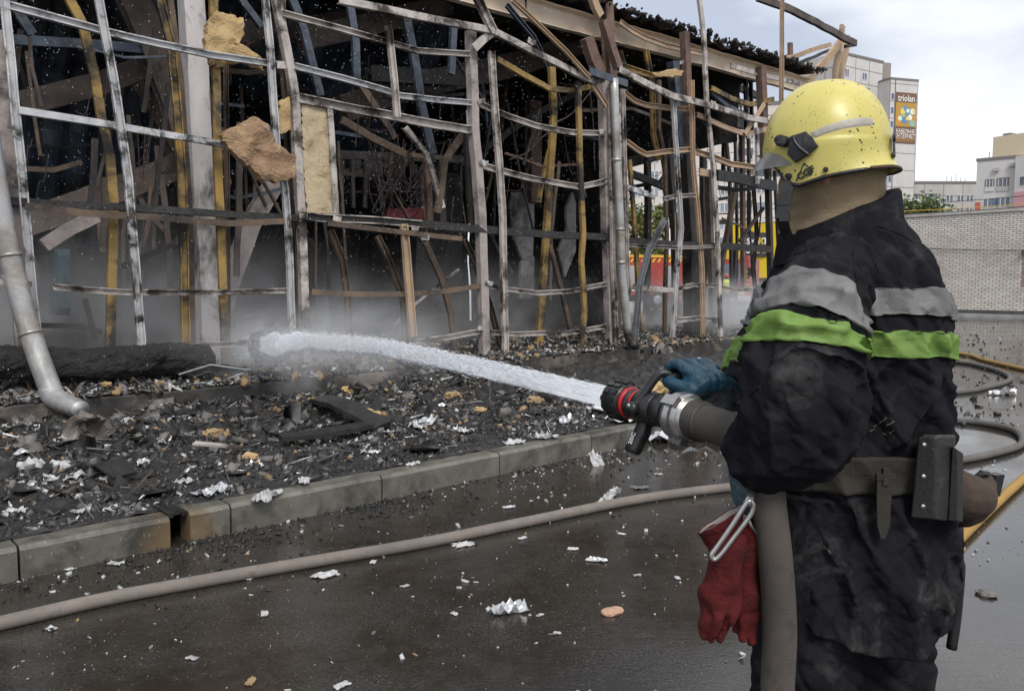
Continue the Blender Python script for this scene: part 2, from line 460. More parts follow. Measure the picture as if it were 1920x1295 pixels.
class Face:
    """upright face: origin, direction, outward normal"""
    def __init__(s, p, d, parent): s.p, s.d, s.parent = Vector((p.x, p.y, 0)), d.normalized(), parent; s.n = Vector((s.d.y, -s.d.x, 0))
    def at(s, a, z, o=0.): return s.p + s.d * a + s.n * o + Vector((0, 0, z))
    def box(s, name, a0, a1, z0, z1, o0, o1, m, parent=None):
        mb = MB(); mb.box(s.at((a0 + a1) / 2, (z0 + z1) / 2, (o0 + o1) / 2), s.d * ((a1 - a0) / 2), s.n * ((o1 - o0) / 2), Vector((0, 0, (z1 - z0) / 2)))
        return mb.build(name, m, parent or s.parent)
    def window(s, a, z, w, h, pane=None, mull=1):
        f = s.box('window', a - w / 2, a + w / 2, z - h / 2, z + h / 2, -.15, .05, PVC)
        n = mull + 1
        for i in range(n):
            x0 = a - w / 2 + w * i / n + .09; x1 = a - w / 2 + w * (i + 1) / n - .06
            s.box('pane', x0, x1, z - h / 2 + .1, z + h / 2 - .1, .0, .062, pane or PANE, f)
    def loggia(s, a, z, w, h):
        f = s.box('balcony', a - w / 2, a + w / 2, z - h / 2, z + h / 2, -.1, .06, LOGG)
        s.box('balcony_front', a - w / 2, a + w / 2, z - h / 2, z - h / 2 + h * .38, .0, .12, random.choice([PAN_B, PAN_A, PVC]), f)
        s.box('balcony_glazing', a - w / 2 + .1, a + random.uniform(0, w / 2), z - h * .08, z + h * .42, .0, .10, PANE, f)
        for k in range(3):
            xx = a - w / 2 + w * (k + .5) / 3
            s.box('glazing_bar', xx - .05, xx + .05, z - h * .1, z + h * .44, .0, .13, PVC, f)
    def joints(s, L, H, fh, step):
        mb = MB()
        for k in range(1, int(H / fh) + 1): mb.box(s.at(L / 2, k * fh, .01), s.d * (L / 2), s.n * .02, Vector((0, 0, .05)))
        o = 0
        while o < L + .1:
            mb.box(s.at(o, H / 2, .015), s.d * .05, s.n * .02, Vector((0, 0, H / 2))); o += step
        mb.build('panel_seam', JOINT, s.parent)
def block(name, label, A, Bp, depth, H, m, cat='building'):
    """box building whose front runs from ground point A to B (left to right as seen)"""
    e = empty(name, label, cat, loc=(A.x, A.y, 0))
    d = (Bp - A); d.z = 0; L = d.length
    f = Face(A, d, e)
    f.box('wall', 0, L, 0, H, -depth, 0, m)
    f.box('roof_edge', -.15, L + .15, H - .15, H + .35, -depth - .1, .12, JOINT)
    return e, f, L
FH = 2.8
def g0(x, d): p = px(x, 527, d); return Vector((p.x, p.y, 0))
# tower with the advertising banner: corner turned to us
Hh = px(1565, 100, 165).z
tow, fr, L = block('apartment_tower', 'tall grey panel tower with a brown banner on its end', g0(1565, 165), g0(1641, 172), 12, Hh, PAN_B)
fr.joints(L, Hh, FH, L / 3)
for k in range(int(Hh / FH)):
    z = Hh - 3.6 - k * FH
    if z < 14: break
    fr.window(1.7, z, 1.3, 1.7, PANE); fr.window(L * .62, z, 1.9, 1.5, PANEB, 2) if k % 2 else fr.window(L * .55, z, 1.5, 1.5, PANEB)
fl = Face(g0(1478, 172), g0(1565, 165) - g0(1478, 172), tow)
Ls = (g0(1565, 165) - g0(1478, 172)).length
fl.box('side_wall', 0, Ls, 0, Hh - .05, -11, -.02, PAN_A); fl.joints(Ls, Hh - .1, FH, Ls / 3)
flg = Face(g0(1641, 173.5), g0(1656, 174) - g0(1641, 173.5), tow)
Hl = px(1650, 116, 173).z; Lg = (g0(1656, 174) - g0(1641, 173.5)).length
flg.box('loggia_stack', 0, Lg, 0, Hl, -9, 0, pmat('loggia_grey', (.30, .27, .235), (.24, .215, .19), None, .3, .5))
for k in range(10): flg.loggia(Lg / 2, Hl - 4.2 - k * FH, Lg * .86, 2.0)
fe = Face(g0(1656, 168), g0(1707, 170) - g0(1656, 168), tow)
He = px(1680, 150, 169).z; Le = (g0(1707, 170) - g0(1656, 168)).length
fe.box('end_wall', 0, Le, 0, He, -10, 0, PAN_B); fe.joints(Le, He, FH * 1.25, Le / 1.001)
fe.box('roof_edge', -.1, Le + .1, He - .1, He + .3, -10, .1, JOINT)
mb = MB(); mb.box(fe.at(1.25, He / 2, .05), fe.d * .09, fe.n * .05, Vector((0, 0, He / 2))); mb.build('downpipe', JOINT, tow)
for k in range(12): fe.window(.62, He - 3.5 - k * FH, .8, 1.4, PANEB, 0)
# the banner (flat print on cloth)
def font_obj(name, txt, size, M, m, parent, bold=0.0, ext=.0, xs=1.0):
    cu = bpy.data.curves.new(name, 'FONT'); cu.body = txt; cu.size = size; cu.align_x = 'CENTER'; cu.align_y = 'CENTER'
    cu.offset = bold; cu.extrude = ext; cu.resolution_u = 2
    o = bpy.data.objects.new(name, cu); link(o)
    o.data.materials.append(m)
    dg_ = bpy.context.evaluated_depsgraph_get()
    me = bpy.data.meshes.new_from_object(o.evaluated_get(dg_))
    bpy.data.objects.remove(o)
    me.transform(M @ Matrix.Diagonal((xs, 1, 1, 1)))
    o = bpy.data.objects.new(name, me); link(o)
    if not me.materials: me.materials.append(m)
    return setp(o, parent)
def frame(o, x, y):
    x = Vector(x).normalized(); z = x.cross(Vector(y)).normalized(); y = z.cross(x)
    M = Matrix((x, y, z)).transposed().to_4x4(); M.translation = Vector(o); return M
bz1, bz0 = px(1680, 173, 168.5).z, px(1680, 268, 168.5).z
ba0, ba1 = Le * .20, Le * .955
ban = empty('advertising_banner', 'brown and orange advertising banner hung on the tower end', 'banner', loc=tuple(fe.at(Le * .57, bz0, .1)))
BRN = pmat('banner_brown', (.16, .085, .055), (.20, .105, .065)); ORG = pmat('banner_orange', (.52, .27, .05), (.42, .25, .04), (.5, .32, .05), .4, .3)
WHT = pmat('print_white', (.82, .82, .80), (.74, .74, .72))
fe.box('banner_cloth', ba0, ba1, bz0, bz1, .06, .13, BRN, ban)
bh = bz1 - bz0
fe.box('print_panel', ba0 + .05, ba1 - .05, bz0 + bh * .33, bz1 - bh * .20, .13, .16, ORG, ban)
bw = ba1 - ba0; bc = (ba0 + ba1) / 2
font_obj('lettering', 'triolan', bw * .36, frame(fe.at(bc, bz1 - bh * .115, .17), fe.d, (0, 0, 1)), WHT, ban, .02, xs=.86)
font_obj('lettering', 'КАБЕЛЬНЕ', bw * .20, frame(fe.at(bc, bz0 + bh * .235, .17), fe.d, (0, 0, 1)), WHT, ban, .012, xs=.85)
font_obj('lettering', 'ІНТЕРНЕТ', bw * .23, frame(fe.at(bc, bz0 + bh * .135, .17), fe.d, (0, 0, 1)), WHT, ban, .012, xs=.85)
for zz in (.185, .085, .05): fe.box('print_line', ba0 + .3, ba1 - .3, bz0 + bh * zz - .06, bz0 + bh * zz + .06, .13, .165, ORG, ban)
cols = [pmat('print_blue', (.10, .22, .42), (.14, .3, .5)), pmat('print_yellow', (.75, .55, .05), (.8, .62, .1)), pmat('print_green', (.25, .45, .33), (.3, .5, .4)), WHT, pmat('print_cream', (.75, .72, .45), (.8, .78, .6))]
for i in range(26):
    a = random.gauss(0, .22); c = random.gauss(0, .13)
    if abs(a) > .38 or abs(c) > .2: continue
    mb = MB(); r = random.uniform(.25, .75) * bw / 5
    o = fe.at(bc + a * bw, bz0 + bh * .56 + c * bh, .165 + i * .002)
    mb.add([o] + [o + fe.d * (r * math.cos(k * .628)) + Vector((0, 0, r * math.sin(k * .628))) for k in range(10)], [(0, 1 + k, 1 + (k + 1) % 10) for k in range(10)])
    mb.build('print_dot', random.choice(cols), ban)
# low block beyond the wall
Hb = px(1760, 343, 172).z
lb, fb, Lb = block('low_apartment_block', 'low pale apartment block between the tower and the pink one', g0(1690, 172), g0(1834, 172), 12, Hb, PAN_A)
fb.joints(Lb, Hb, FH, Lb / 4)
for k in range(4):
    z = Hb - 3.2 - k * FH
    fb.loggia(Lb * .13, z, Lb * .13, 1.9); fb.loggia(Lb * .36, z, Lb * .2, 1.9)
    for a in (.58, .72, .84, .95): fb.window(Lb * a, z, 1.5, 1.5)
mb = MB()
for k in range(5): mb.tube([fb.at(Lb * (.6 + k * .06), Hb, -2), fb.at(Lb * (.6 + k * .06), Hb + 1.2 + random.random() * 2.4, -2)], .05, 4)
mb.build('aerial', IRON, lb)
# coloured block at the right
Hc = px(1850, 298, 145).z
cb, fc, Lc = block('coloured_apartment_block', 'white apartment block with red and pink panels and a cream top', g0(1822, 147), g0(1893, 143), 12, Hc, PAN_B)
fc.box('red_corner', 0, Lc * .14, 0, Hc - 7.5, .0, .25, RED)
for k in range(4):
    z = Hc - 4.6 - k * 3.1
    if k == 0: fc.loggia(Lc * .36, z, Lc * .25, 2.2); fc.loggia(Lc * .7, z, Lc * .32, 2.4)
    else:
        fc.window(Lc * .33, z, 1.4, 1.7); fc.window(Lc * .52, z, 1.1, 1.7, PANEB, 0); fc.window(Lc * .72, z, 2.2, 1.7, PANE, 2)
for a, z in ((.45, 1.9), (.86, 1.3), (.4, 9.5), (.72, 9.4), (.62, 12.3)): fc.box('air_conditioner', Lc * a, Lc * a + .9, Hc - z - .3, Hc - z + .3, .1, .5, PAN_A)
fd2 = Face(g0(1893, 142), g0(1990, 135) - g0(1893, 142), cb)
L2 = (g0(1990, 135) - g0(1893, 142)).length
fd2.box('right_wing', 0, L2, 0, Hc, -10, 0, PAN_B)
fd2.box('pink_panel', .2, L2, Hc - 10.2, Hc - 6.2, 0, .2, PINK); fd2.box('red_panel', 1.2, L2, Hc - 16, Hc - 10.2, 0, .2, RED)
for k in range(4):
    for a in (.2, .6, .95): fd2.window(L2 * a, Hc - 4.4 - k * 3.1, 1.7, 1.7)
fd2.box('cream_storey', -5.0, L2, Hc + .36, Hc + 4.2, -9, -2.0, YEL)
fd2.box('chimney', -4.4, -3.0, Hc + 4.2, Hc + 4.9, -6, -4, JOINT)
mb = MB()
for k in range(3): mb.tube([fc.at(1.5 + k * 1.3, Hc, -2), fc.at(1.5 + k * 1.3, Hc + 1.6, -2)], .06, 4)
mb.build('aerial', IRON, cb)
# big beige block seen through the burnt frame
Hd = px(1330, 205, 135).z
db, fdd, Ld = block('beige_apartment_block', 'pale beige apartment block seen through the burnt frame', g0(1085, 140), g0(1475, 130), 12, Hd, PAN_D)
fdd.joints(Ld, Hd, FH, Ld / 8)
for k in range(11):
    z = Hd - 2.2 - k * FH
    for i in range(12):
        a = Ld * (i + .5) / 12
        if i % 4 == 1: fdd.loggia(a, z, 3.0, 1.9)
        else: fdd.window(a, z, 1.4, 1.5, PANED)

# ---- trees
LEAF = {}
def leafm(name, c1, c2): return pmat(name, c1, c2, None, .4, 1.0, rough=.7, bump=.1)
BARK = pmat('bark', (.07, .055, .042), (.045, .036, .03), None)
def tree(name, label, base, h, r, m, n=1600, seed=1, lsz=.22, cz=.62):
    rg = np.random.default_rng(seed)
    e = empty(name, label, 'tree', loc=tuple(base))
    mb = MB()
    mb.tube(catmull([base, base + Vector((.1, 0, h * .3)), base + Vector((-.05, .1, h * .75))], 4), list(np.linspace(h * .03, h * .008, 9)), 7)
    clumps = []
    for i in range(16):
        a = rg.uniform(0, 6.28); rr = r * rg.uniform(.15, .85); z = h * rg.uniform(cz - .3, .95)
        q = base + Vector((math.cos(a) * rr, math.sin(a) * rr, z)); clumps.append((q, r * rg.uniform(.25, .5)))
        mb.tube([base + Vector((0, 0, z * .6)), (base + q) / 2 + Vector((0, 0, z * .35)), q], [h * .012, h * .008, h * .003], 5)
    mb.build('trunk', BARK, e)
    C = np.array([tuple(c[0]) for c in clumps]); S = np.array([c[1] for c in clumps])
    ix = rg.integers(0, len(C), n)
    P = C[ix] + rg.normal(size=(n, 3)) * S[ix][:, None] * .55
    A = rg.normal(size=(n, 3)); A /= np.linalg.norm(A, axis=1)[:, None]
    B = np.cross(A, rg.normal(size=(n, 3))); B /= np.linalg.norm(B, axis=1)[:, None]
    s = lsz * rg.uniform(.6, 1.3, n)[:, None]
    V = np.stack([P - A * s, P + B * s * .6, P + A * s, P - B * s * .6], 1).reshape(-1, 3)
    np_mesh('crown', V, np.arange(4 * n).reshape(-1, 4), [m], e)
SPRING = leafm('spring_leaves', (.16, .17, .035), (.10, .115, .03)); GREEN = leafm('green_leaves', (.11, .15, .04), (.07, .10, .03))
tree('leafy_tree', 'small green tree standing behind the brick wall', g0(1732, 60), px(1732, 358, 60).z, 1.9, GREEN, 2600, 3, .16, .7)
tree('leafy_tree', 'yellow green tree beyond the fire engine, behind the bent steel pole', g0(1215, 75), px(1210, 392, 75).z, 2.6, SPRING, 1800, 4, .26)
tree('leafy_tree', 'yellow green tree between the beige block and the large column', g0(1275, 78), px(1270, 385, 78).z, 2.8, SPRING, 1800, 5, .26)
# wires strung along behind the yard wall
for i, (zz, dd, r) in enumerate(((.55, 3.0, .02), (1.05, 3.4, .016), (.85, 5.0, .02))):
    mb = MB(); p0 = w0 - wn * dd - wdir * 3
    mb.tube([p0 + wdir * (k * 2) + Vector((0, 0, HW + zz - .3 * math.sin(math.pi * ((k * 2) % 20) / 20))) for k in range(20)], r, 5)
    o = mb.build('wire', IRON if i < 2 else pmat('yellow_pipe', (.6, .4, .06), (.5, .33, .05)))
    tag(o, ('lower black wire strung behind the brick wall', 'upper black wire strung behind the brick wall', 'yellow gas pipe running behind the brick wall')[i], ('wire', 'wire', 'pipe')[i])
# ================================================================== the burnt hall
hall = empty('burnt_hall', 'burnt-out steel framed hall with stripped walls and sagging rails', 'building', loc=tuple(W(3, 0, .39)))
def bar(name, pts, n, w, d, m, prof='U', open_side=1, jig=.0035, parent=None, ext=True, seed=None):
    """a bent light-gauge section through photo points on the plane n behind the front; U section or closed box"""
    P = [pf(x, y, n if not isinstance(n, (list, tuple)) else n[i]) for i, (x, y) in enumerate(pts)]
    if ext and pts[0][1] <= 12: P[0] = P[0] + (P[0] - P[1]).normalized() * 1.1
    if ext and pts[-1][1] >= 596 and abs(pts[-1][0] - pts[0][0]) < 120: P[-1] = P[-1] + (P[-1] - P[-2]).normalized() * .3
    return bar3(name, P, w, d, m, prof, open_side, jig, parent)
_bc = [0]
def bar3(name, P, w, d, m, prof='U', open_side=1, jig=.0035, parent=None):
    _bc[0] += 1
    P = [Vector(p) for p in P]
    # resample, keeping the kinks
    Q = []
    for a, c in zip(P, P[1:]):
        k = max(2, int((c - a).length / .16))
        Q += [a.lerp(c, i / k) for i in range(k)]
    Q.append(P[-1])
    n = len(Q); o = _bc[0] * 3.7
    Q = [q + Vector((mnoise.noise(q * 2.1 + Vector((o, 0, 0))), mnoise.noise(q * 2.1 + Vector((0, o, 9))), mnoise.noise(q * 2.1 + Vector((4, 0, o))))) * jig * 2.2 for q in Q]
    if prof == 'U':
        t = min(.16 * w, .012)
        s = open_side
        sec = [(-.5 * w, -.5 * d * s), (.5 * w, -.5 * d * s), (.5 * w, .5 * d * s), (.5 * w - t, .5 * d * s), (.5 * w - t, -.5 * d * s + t * s), (-.5 * w + t, -.5 * d * s + t * s), (-.5 * w + t, .5 * d * s), (-.5 * w, .5 * d * s)]
    elif prof == 'I':
        t, f = .12 * w, .16 * d
        sec = [(-.5*w, -.5*d), (.5*w, -.5*d), (.5*w, -.5*d+f), (t/2, -.5*d+f), (t/2, .5*d-f), (.5*w, .5*d-f), (.5*w, .5*d), (-.5*w, .5*d), (-.5*w, .5*d-f), (-t/2, .5*d-f), (-t/2, -.5*d+f), (-.5*w, -.5*d+f)]
    else:
        sec = [(-.5 * w, -.5 * d), (.5 * w, -.5 * d), (.5 * w, .5 * d), (-.5 * w, .5 * d)]
    V, F = [], []
    k = len(sec)
    for i, q in enumerate(Q):
        T = (Q[min(i + 1, n - 1)] - Q[max(i - 1, 0)]).normalized()
        X = T.cross(NB)
        if X.length < .05: X = T.cross(Vector((0, 0, 1)))
        X.normalize(); Y = X.cross(T)
        tw = .12 * mnoise.noise(q * .8 + Vector((o, o, 0)))
        X, Y = X * math.cos(tw) + Y * math.sin(tw), Y * math.cos(tw) - X * math.sin(tw)
        sc = 1 + .05 * mnoise.noise(q * 5 + Vector((o, 1, 2)))
        for a, c in sec: V.append(q + X * a * sc + Y * c)
    for i in range(n - 1):
        for j in range(k):
            F.append((i * k + j, i * k + (j + 1) % k, (i + 1) * k + (j + 1) % k, (i + 1) * k + j))
    F += [tuple(reversed(range(k))), tuple((n - 1) * k + j for j in range(k))]
    return mesh_obj(name, V, F, m, parent or hall)
POSTS = [  # (points, n, width, depth, material, profile)
    ([(9, 0), (32, 240), (54, 480), (70, 640)], .02, .075, .05, ZINC, 'U'),
    ([(0, 60), (8, 200), (24, 380), (36, 520), (48, 690)], .16, .14, .14, CONC, 'B'),
    ([(185, 0), (197, 60), (219, 185), (240, 333), (247, 417), (256, 528), (265, 636), (263, 706)], -.06, .075, .05, ZINC, 'U'),
    ([(130, 0), (156, 48), (178, 148), (189, 215), (207, 297), (213, 389), (210, 528), (207, 647)], .22, .085, .05, MUST, 'U'),
    ([(300, 0), (322, 93), (333, 211), (341, 333), (345, 480), (348, 640)], .20, .085, .05, MUST, 'U'),
    ([(318, 0), (338, 150), (352, 330), (358, 480), (360, 640)], .5, .06, .05, BROWN, 'U'),
    ([(400, 0), (404, 148), (408, 297), (415, 478), (422, 640)], .18, .085, .05, MUST, 'U'),
    ([(424, 90), (425, 300), (428, 640)], .6, .05, .04, BROWN, 'U'),
    ([(498, 0), (508, 111), (519, 278), (534, 352), (540, 430), (548, 625)], -.05, .07, .05, ZINC, 'U'),
    ([(519, 7), (537, 93), (552, 185), (556, 260), (567, 463), (572, 628)], .05, .092, .08, ZINC2, 'B'),
    ([(530, 0), (527, 60), (541, 300), (556, 640)], .3, .06, .05, BROWN, 'U'),
    ([(617, 200), (624, 310), (630, 408)], .02, .068, .05, ZINC2, 'U'),
    ([(729, 56), (737, 130), (745, 219)], -.08, .078, .05, ZINC2, 'U'),
    ([(882, 59), (888, 241), (901, 400), (905, 528), (908, 640)], .03, .125, .1, CONC, 'B'),
    ([(873, 240), (882, 420)], .25, .06, .05, DARK, 'U'),
    ([(921, 96), (931, 241), (942, 389), (944, 500), (947, 647)], -.06, .095, .05, ZINC2, 'U'),
    ([(1034, 126), (1038, 208), (1031, 334), (1024, 445), (1018, 528), (1012, 621)], .3, .11, .06, MUST, 'U'),
    ([(1010, 380), (1018, 330), (1030, 280)], .35, .05, .05, MUST, 'U'),
    ([(1084, 152), (1088, 334), (1094, 440), (1090, 491), (1096, 584), (1090, 640)], -.03, .085, .05, MUST, 'U'),
    ([(1131, 150), (1136, 380), (1144, 610)], .05, .135, .12, CONC, 'B'),
    ([(1144, 155), (1149, 480), (1155, 625)], -.08, .07, .05, ZINC2, 'U'),
    ([(1167, 167), (1175, 480), (1180, 560)], -.05, .07, .05, ZINC2, 'U'),
    ([(775, 632), (757, 420)], -.05, .10, .05, TAN, 'U'),
    ([(619, 432), (642, 487), (652, 560), (656, 640)], .35, .08, .05, BROWN, 'U'),
    ([(708, 443), (730, 491), (756, 558), (760, 640)], .35, .08, .05, BROWN, 'U'),
    ([(797, 454), (827, 521), (845, 588), (851, 640)], .35, .08, .05, BROWN, 'U'),
    ([(864, 436), (890, 491), (916, 565), (931, 617)], .30, .08, .05, BROWN, 'U'),
    ([(1031, 458), (1053, 547), (1068, 613)], .4, .07, .05, BROWN, 'U'),
    # right bay
    ([(1311, 0), (1320, 70), (1325, 197), (1336, 300), (1345, 439), (1348, 532), (1350, 600)], -.1, .085, .05, ZINC2, 'U'),
    ([(1467, 0), (1465, 208)], -.1, .085, .05, TAN, 'U'),
    ([(1262, 116), (1276, 300)], .35, .18, .15, BLUE, 'B'),
    ([(1285, 290), (1295, 439), (1297, 600)], .3, .24, .2, DARK, 'B'),
    ([(1283, 60), (1290, 204), (1294, 290)], .25, .13, .12, RUST, 'B'),
    ([(1426, 125), (1429, 181), (1432, 300)], .25, .15, .14, RUST, 'B'),
    ([(1211, 93), (1223, 162), (1225, 255), (1236, 300)], .3, .09, .05, MUST, 'U'),
    ([(1236, 150), (1235, 240), (1246, 300), (1250, 440), (1246, 600)], .5, .075, .05, BROWN, 'U'),
    ([(1262, 185), (1269, 300), (1277, 430), (1269, 508), (1263, 599)], -.05, .085, .05, ZINC, 'U'),
    ([(1297, 150), (1299, 300), (1308, 393), (1317, 508), (1317, 599)], -.02, .085, .05, TAN, 'U'),
    ([(1246, 411), (1216, 471), (1200, 532), (1193, 605)], -.15, .08, .07, pmat('grey_blue_steel', (.17, .18, .20), (.24, .25, .27), (.06, .06, .065), .42, 5, 2.5, .5, .3, .3, 40), 'U'),
    ([(1180, 300), (1192, 450), (1198, 600)], .5, .075, .05, MUST, 'U'),
    ([(1328, 330), (1332, 440), (1336, 600)], .6, .10, .1, TAUPE, 'B'),
    ([(1360, 250), (1368, 330), (1372, 540)], 1.2, .075, .05, DARK, 'U'),
    ([(1411, 330), (1419, 440), (1412, 500), (1420, 590)], .5, .085, .05, DARK, 'U'),
    ([(1439, 300), (1443, 462), (1446, 590)], .2, .10, .1, DARK, 'B'),
    ([(1419, 240), (1421, 345)], -.05, .085, .05, ZINC, 'U'),
    ([(1452, 320), (1460, 470), (1462, 590)], .4, .06, .05, DARK, 'U'),
    ([(1378, 358), (1352, 500), (1346, 590)], .9, .10, .08, BROWN, 'B'),
]
for p in POSTS: bar('steel_post', p[0], p[1], p[2], p[3], p[4], p[5], random.choice((-1, 1)))
bar('painted_column', [(358, 0), (365, 111), (371, 260), (378, 393), (389, 470), (392, 640)], .9, .235, .2, WHITE, 'B', jig=.002)
bar('steel_column', [(1137, 12), (1144, 132), (1150, 300), (1152, 600)], .45, .16, .16, RUST, 'I', jig=.002)
bar('steel_brace', [(1100, 72), (1112, 110), (1125, 139)], .2, .2, .12, RUST, 'B')
bar('steel_brace', [(1130, 39), (1145, 85), (1160, 128)], .0, .13, .1, RUST, 'U')
bar('torn_post', [(1112, 0), (1117, 14), (1125, 30)], .0, .13, .08, TAN, 'U')
RAILS = [
    ([(17, 11), (108, 36), (200, 60), (300, 84), (395, 103), (527, 122)], 0, .07, .05, ZINC, 'U'),
    ([(35, 206), (130, 222), (222, 237), (320, 254), (417, 270)], 0, .065, .05, ZINC, 'U'),
    ([(20, 376), (120, 384), (230, 388), (400, 400), (570, 410)], .05, .07, .07, CHAR, 'B'),
    ([(48, 387), (140, 398), (237, 404), (320, 410), (426, 419), (537, 415)], -.02, .065, .06, BROWN, 'U'),
    ([(100, 537), (160, 544), (230, 547), (380, 548), (540, 545)], .02, .06, .04, ZINC2, 'U'),
    ([(-30, 525), (15, 530), (60, 533)], -.1, .05, .03, ZINC2, 'B'),
    ([(378, 647), (463, 643), (560, 637)], .0, .06, .05, ZINC2, 'U'),
    ([(634, 0), (768, 28), (925, 59), (1005, 100), (1109, 152), (1131, 150)], -.12, .085, .06, ZINC2, 'U'),
    ([(530, 26), (640, 55), (745, 85), (782, 96), (879, 102)], 0, .072, .05, ZINC2, 'U'),
    ([(552, 124), (640, 146), (730, 172), (751, 180), (882, 193)], 0, .072, .05, ZINC, 'U'),
    ([(560, 184), (650, 202), (745, 219), (820, 234), (886, 245)], .02, .105, .06, ZINC2, 'U'),
    ([(901, 196), (950, 218), (1005, 237), (1070, 248), (1133, 250)], 0, .08, .05, ZINC2, 'U'),
    ([(905, 311), (960, 326), (1005, 337), (1086, 350), (1138, 339)], 0, .085, .05, ZINC2, 'U'),
    ([(931, 111), (980, 140), (1027, 165), (1068, 170), (1105, 163)], .05, .075, .05, MUST, 'U'),
    ([(567, 407), (660, 411), (745, 416), (894, 430), (1042, 441), (1146, 445)], .02, .10, .08, CHAR, 'B'),
    ([(573, 404), (600, 408), (690, 412), (790, 420)], -.03, .09, .05, ZINC2, 'U'),
    ([(612, 419), (690, 428), (768, 437), (864, 448)], -.06, .06, .06, BROWN, 'U'),
    ([(582, 547), (682, 552), (764, 552), (830, 546), (901, 536)], .02, .065, .05, BROWN, 'U'),
    ([(916, 536), (1005, 550), (1070, 545), (1138, 532)], .02, .07, .05, ZINC2, 'U'),
    ([(782, 641), (840, 632), (904, 620)], .02, .07, .05, ZINC2, 'U'),
    ([(919, 622), (970, 626), (1023, 624)], .02, .07, .05, ZINC2, 'U'),
    ([(1045, 626), (1090, 620), (1138, 611)], .02, .07, .05, ZINC2, 'U'),
    ([(1160, 130), (1211, 157), (1262, 181), (1327, 197), (1401, 220), (1436, 227)], -.12, .10, .06, ZINC2, 'U'),
    ([(1169, 174), (1190, 190), (1211, 197), (1250, 203), (1290, 205)], .05, .085, .05, TAN, 'U'),
    ([(1163, 42), (1185, 58), (1211, 72), (1250, 86), (1327, 104)], .5, .09, .03, TAN, 'U'),
    ([(1369, 123), (1430, 141), (1500, 157)], .3, .085, .03, ZINC2, 'U'),
    ([(1160, 122), (1190, 132), (1220, 142), (1260, 138)], .1, .09, .05, MUST, 'U'),
    ([(1174, 266), (1195, 282), (1211, 290), (1244, 285), (1292, 280)], 0, .085, .05, TAN, 'U'),
    ([(1306, 215), (1364, 241), (1396, 252), (1443, 241)], 0, .085, .05, TAN, 'U'),
    ([(1396, 252), (1414, 225), (1433, 195)], -.05, .075, .04, TAN, 'U'),
    ([(1306, 285), (1334, 294), (1370, 308), (1417, 314)], 0, .10, .05, TAN, 'U'),
    ([(1332, 165), (1370, 185), (1405, 196), (1450, 186)], .1, .085, .05, MUST, 'U'),
    ([(1332, 172), (1365, 200), (1410, 222)], .15, .07, .05, BLUE, 'U'),
    ([(1176, 453), (1230, 457), (1276, 460), (1308, 460), (1380, 463), (1443, 468)], .02, .12, .09, CHAR, 'B'),
    ([(1176, 460), (1260, 464), (1300, 464), (1340, 462)], -.04, .05, .05, ZINC2, 'U'),
    ([(1176, 536), (1220, 541), (1260, 544)], 0, .085, .05, ZINC2, 'U'),
    ([(1271, 541), (1299, 534), (1345, 536), (1378, 544), (1422, 543)], 0, .075, .05, ZINC2, 'U'),
    ([(1176, 352), (1200, 360), (1227, 369)], 0, .085, .05, ZINC, 'U'),
    ([(1245, 373), (1265, 368), (1304, 366)], -.02, .075, .05, ZINC2, 'U'),
    ([(1310, 322), (1335, 326)], 0, .12, .06, TAN, 'U'),
    ([(1343, 328), (1380, 334), (1420, 344), (1450, 348)], .05, .18, .1, CHAR, 'B'),
    ([(1345, 352), (1380, 357), (1410, 354)], .3, .07, .05, DARK, 'U'),
    ([(1345, 374), (1373, 370)], .6, .06, .05, DARK, 'U'),
    ([(1387, 452), (1408, 422), (1431, 390)], .3, .06, .05, DARK, 'B'),
    ([(1271, 600), (1310, 596), (1350, 602)], .0, .09, .05, ZINC2, 'U'),
    ([(925, 59), (911, 30), (893, -8)], -.15, .12, .06, ZINC2, 'U'),
    ([(925, 60), (905, 75), (888, 92)], -.1, .10, .05, ZINC2, 'U'),
    ([(960, 0), (1005, 42), (1060, 95), (1105, 145)], -.2, .06, .04, TAN, 'U'),
    ([(950, 10), (1000, 70), (1030, 130), (1050, 200)], .5, .07, .05, BLUE, 'U'),
    ([(1105, 132), (1140, 145), (1176, 157)], -.2, .10, .03, BLUE, 'B'),
    ([(1112, 160), (1125, 180), (1138, 200)], -.1, .09, .04, TAN, 'U'),
    ([(1163, 95), (1170, 120), (1173, 130)], .1, .05, .04, MUST, 'U'),
]
for p in RAILS: bar('steel_rail', p[0], p[1], p[2], p[3], p[4], p[5], random.choice((-1, 1)), ext=False)
# brackets and clips where rails meet posts
for (x, y, n) in [(527, 122, -.06), (725, 53, -.12), (900, 190, -.04), (905, 305, -.04), (567, 405, -.05), (630, 410, -.06), (776, 428, -.06), (795, 445, -.06), (900, 615, -.04), (915, 530, -.04),
                  (995, 78, -.15), (1275, 118, .3), (1335, 192, -.14), (1128, 247, -.04)]:
    c = pf(x, y, n); s = .03 + .02 * random.random()
    mb = MB(); a = random.uniform(-.4, .4)
    ux = U * math.cos(a) + Vector((0, 0, math.sin(a))); uz = Vector((0, 0, math.cos(a))) - U * math.sin(a)
    mb.box(c, ux * s, NB * .004, uz * s * .8); mb.box(c - NB * .02 + ux * s, ux * .004, NB * .03, uz * s * .8)
    mb.build('bracket', random.choice((ZINC, ZINC2)), hall)
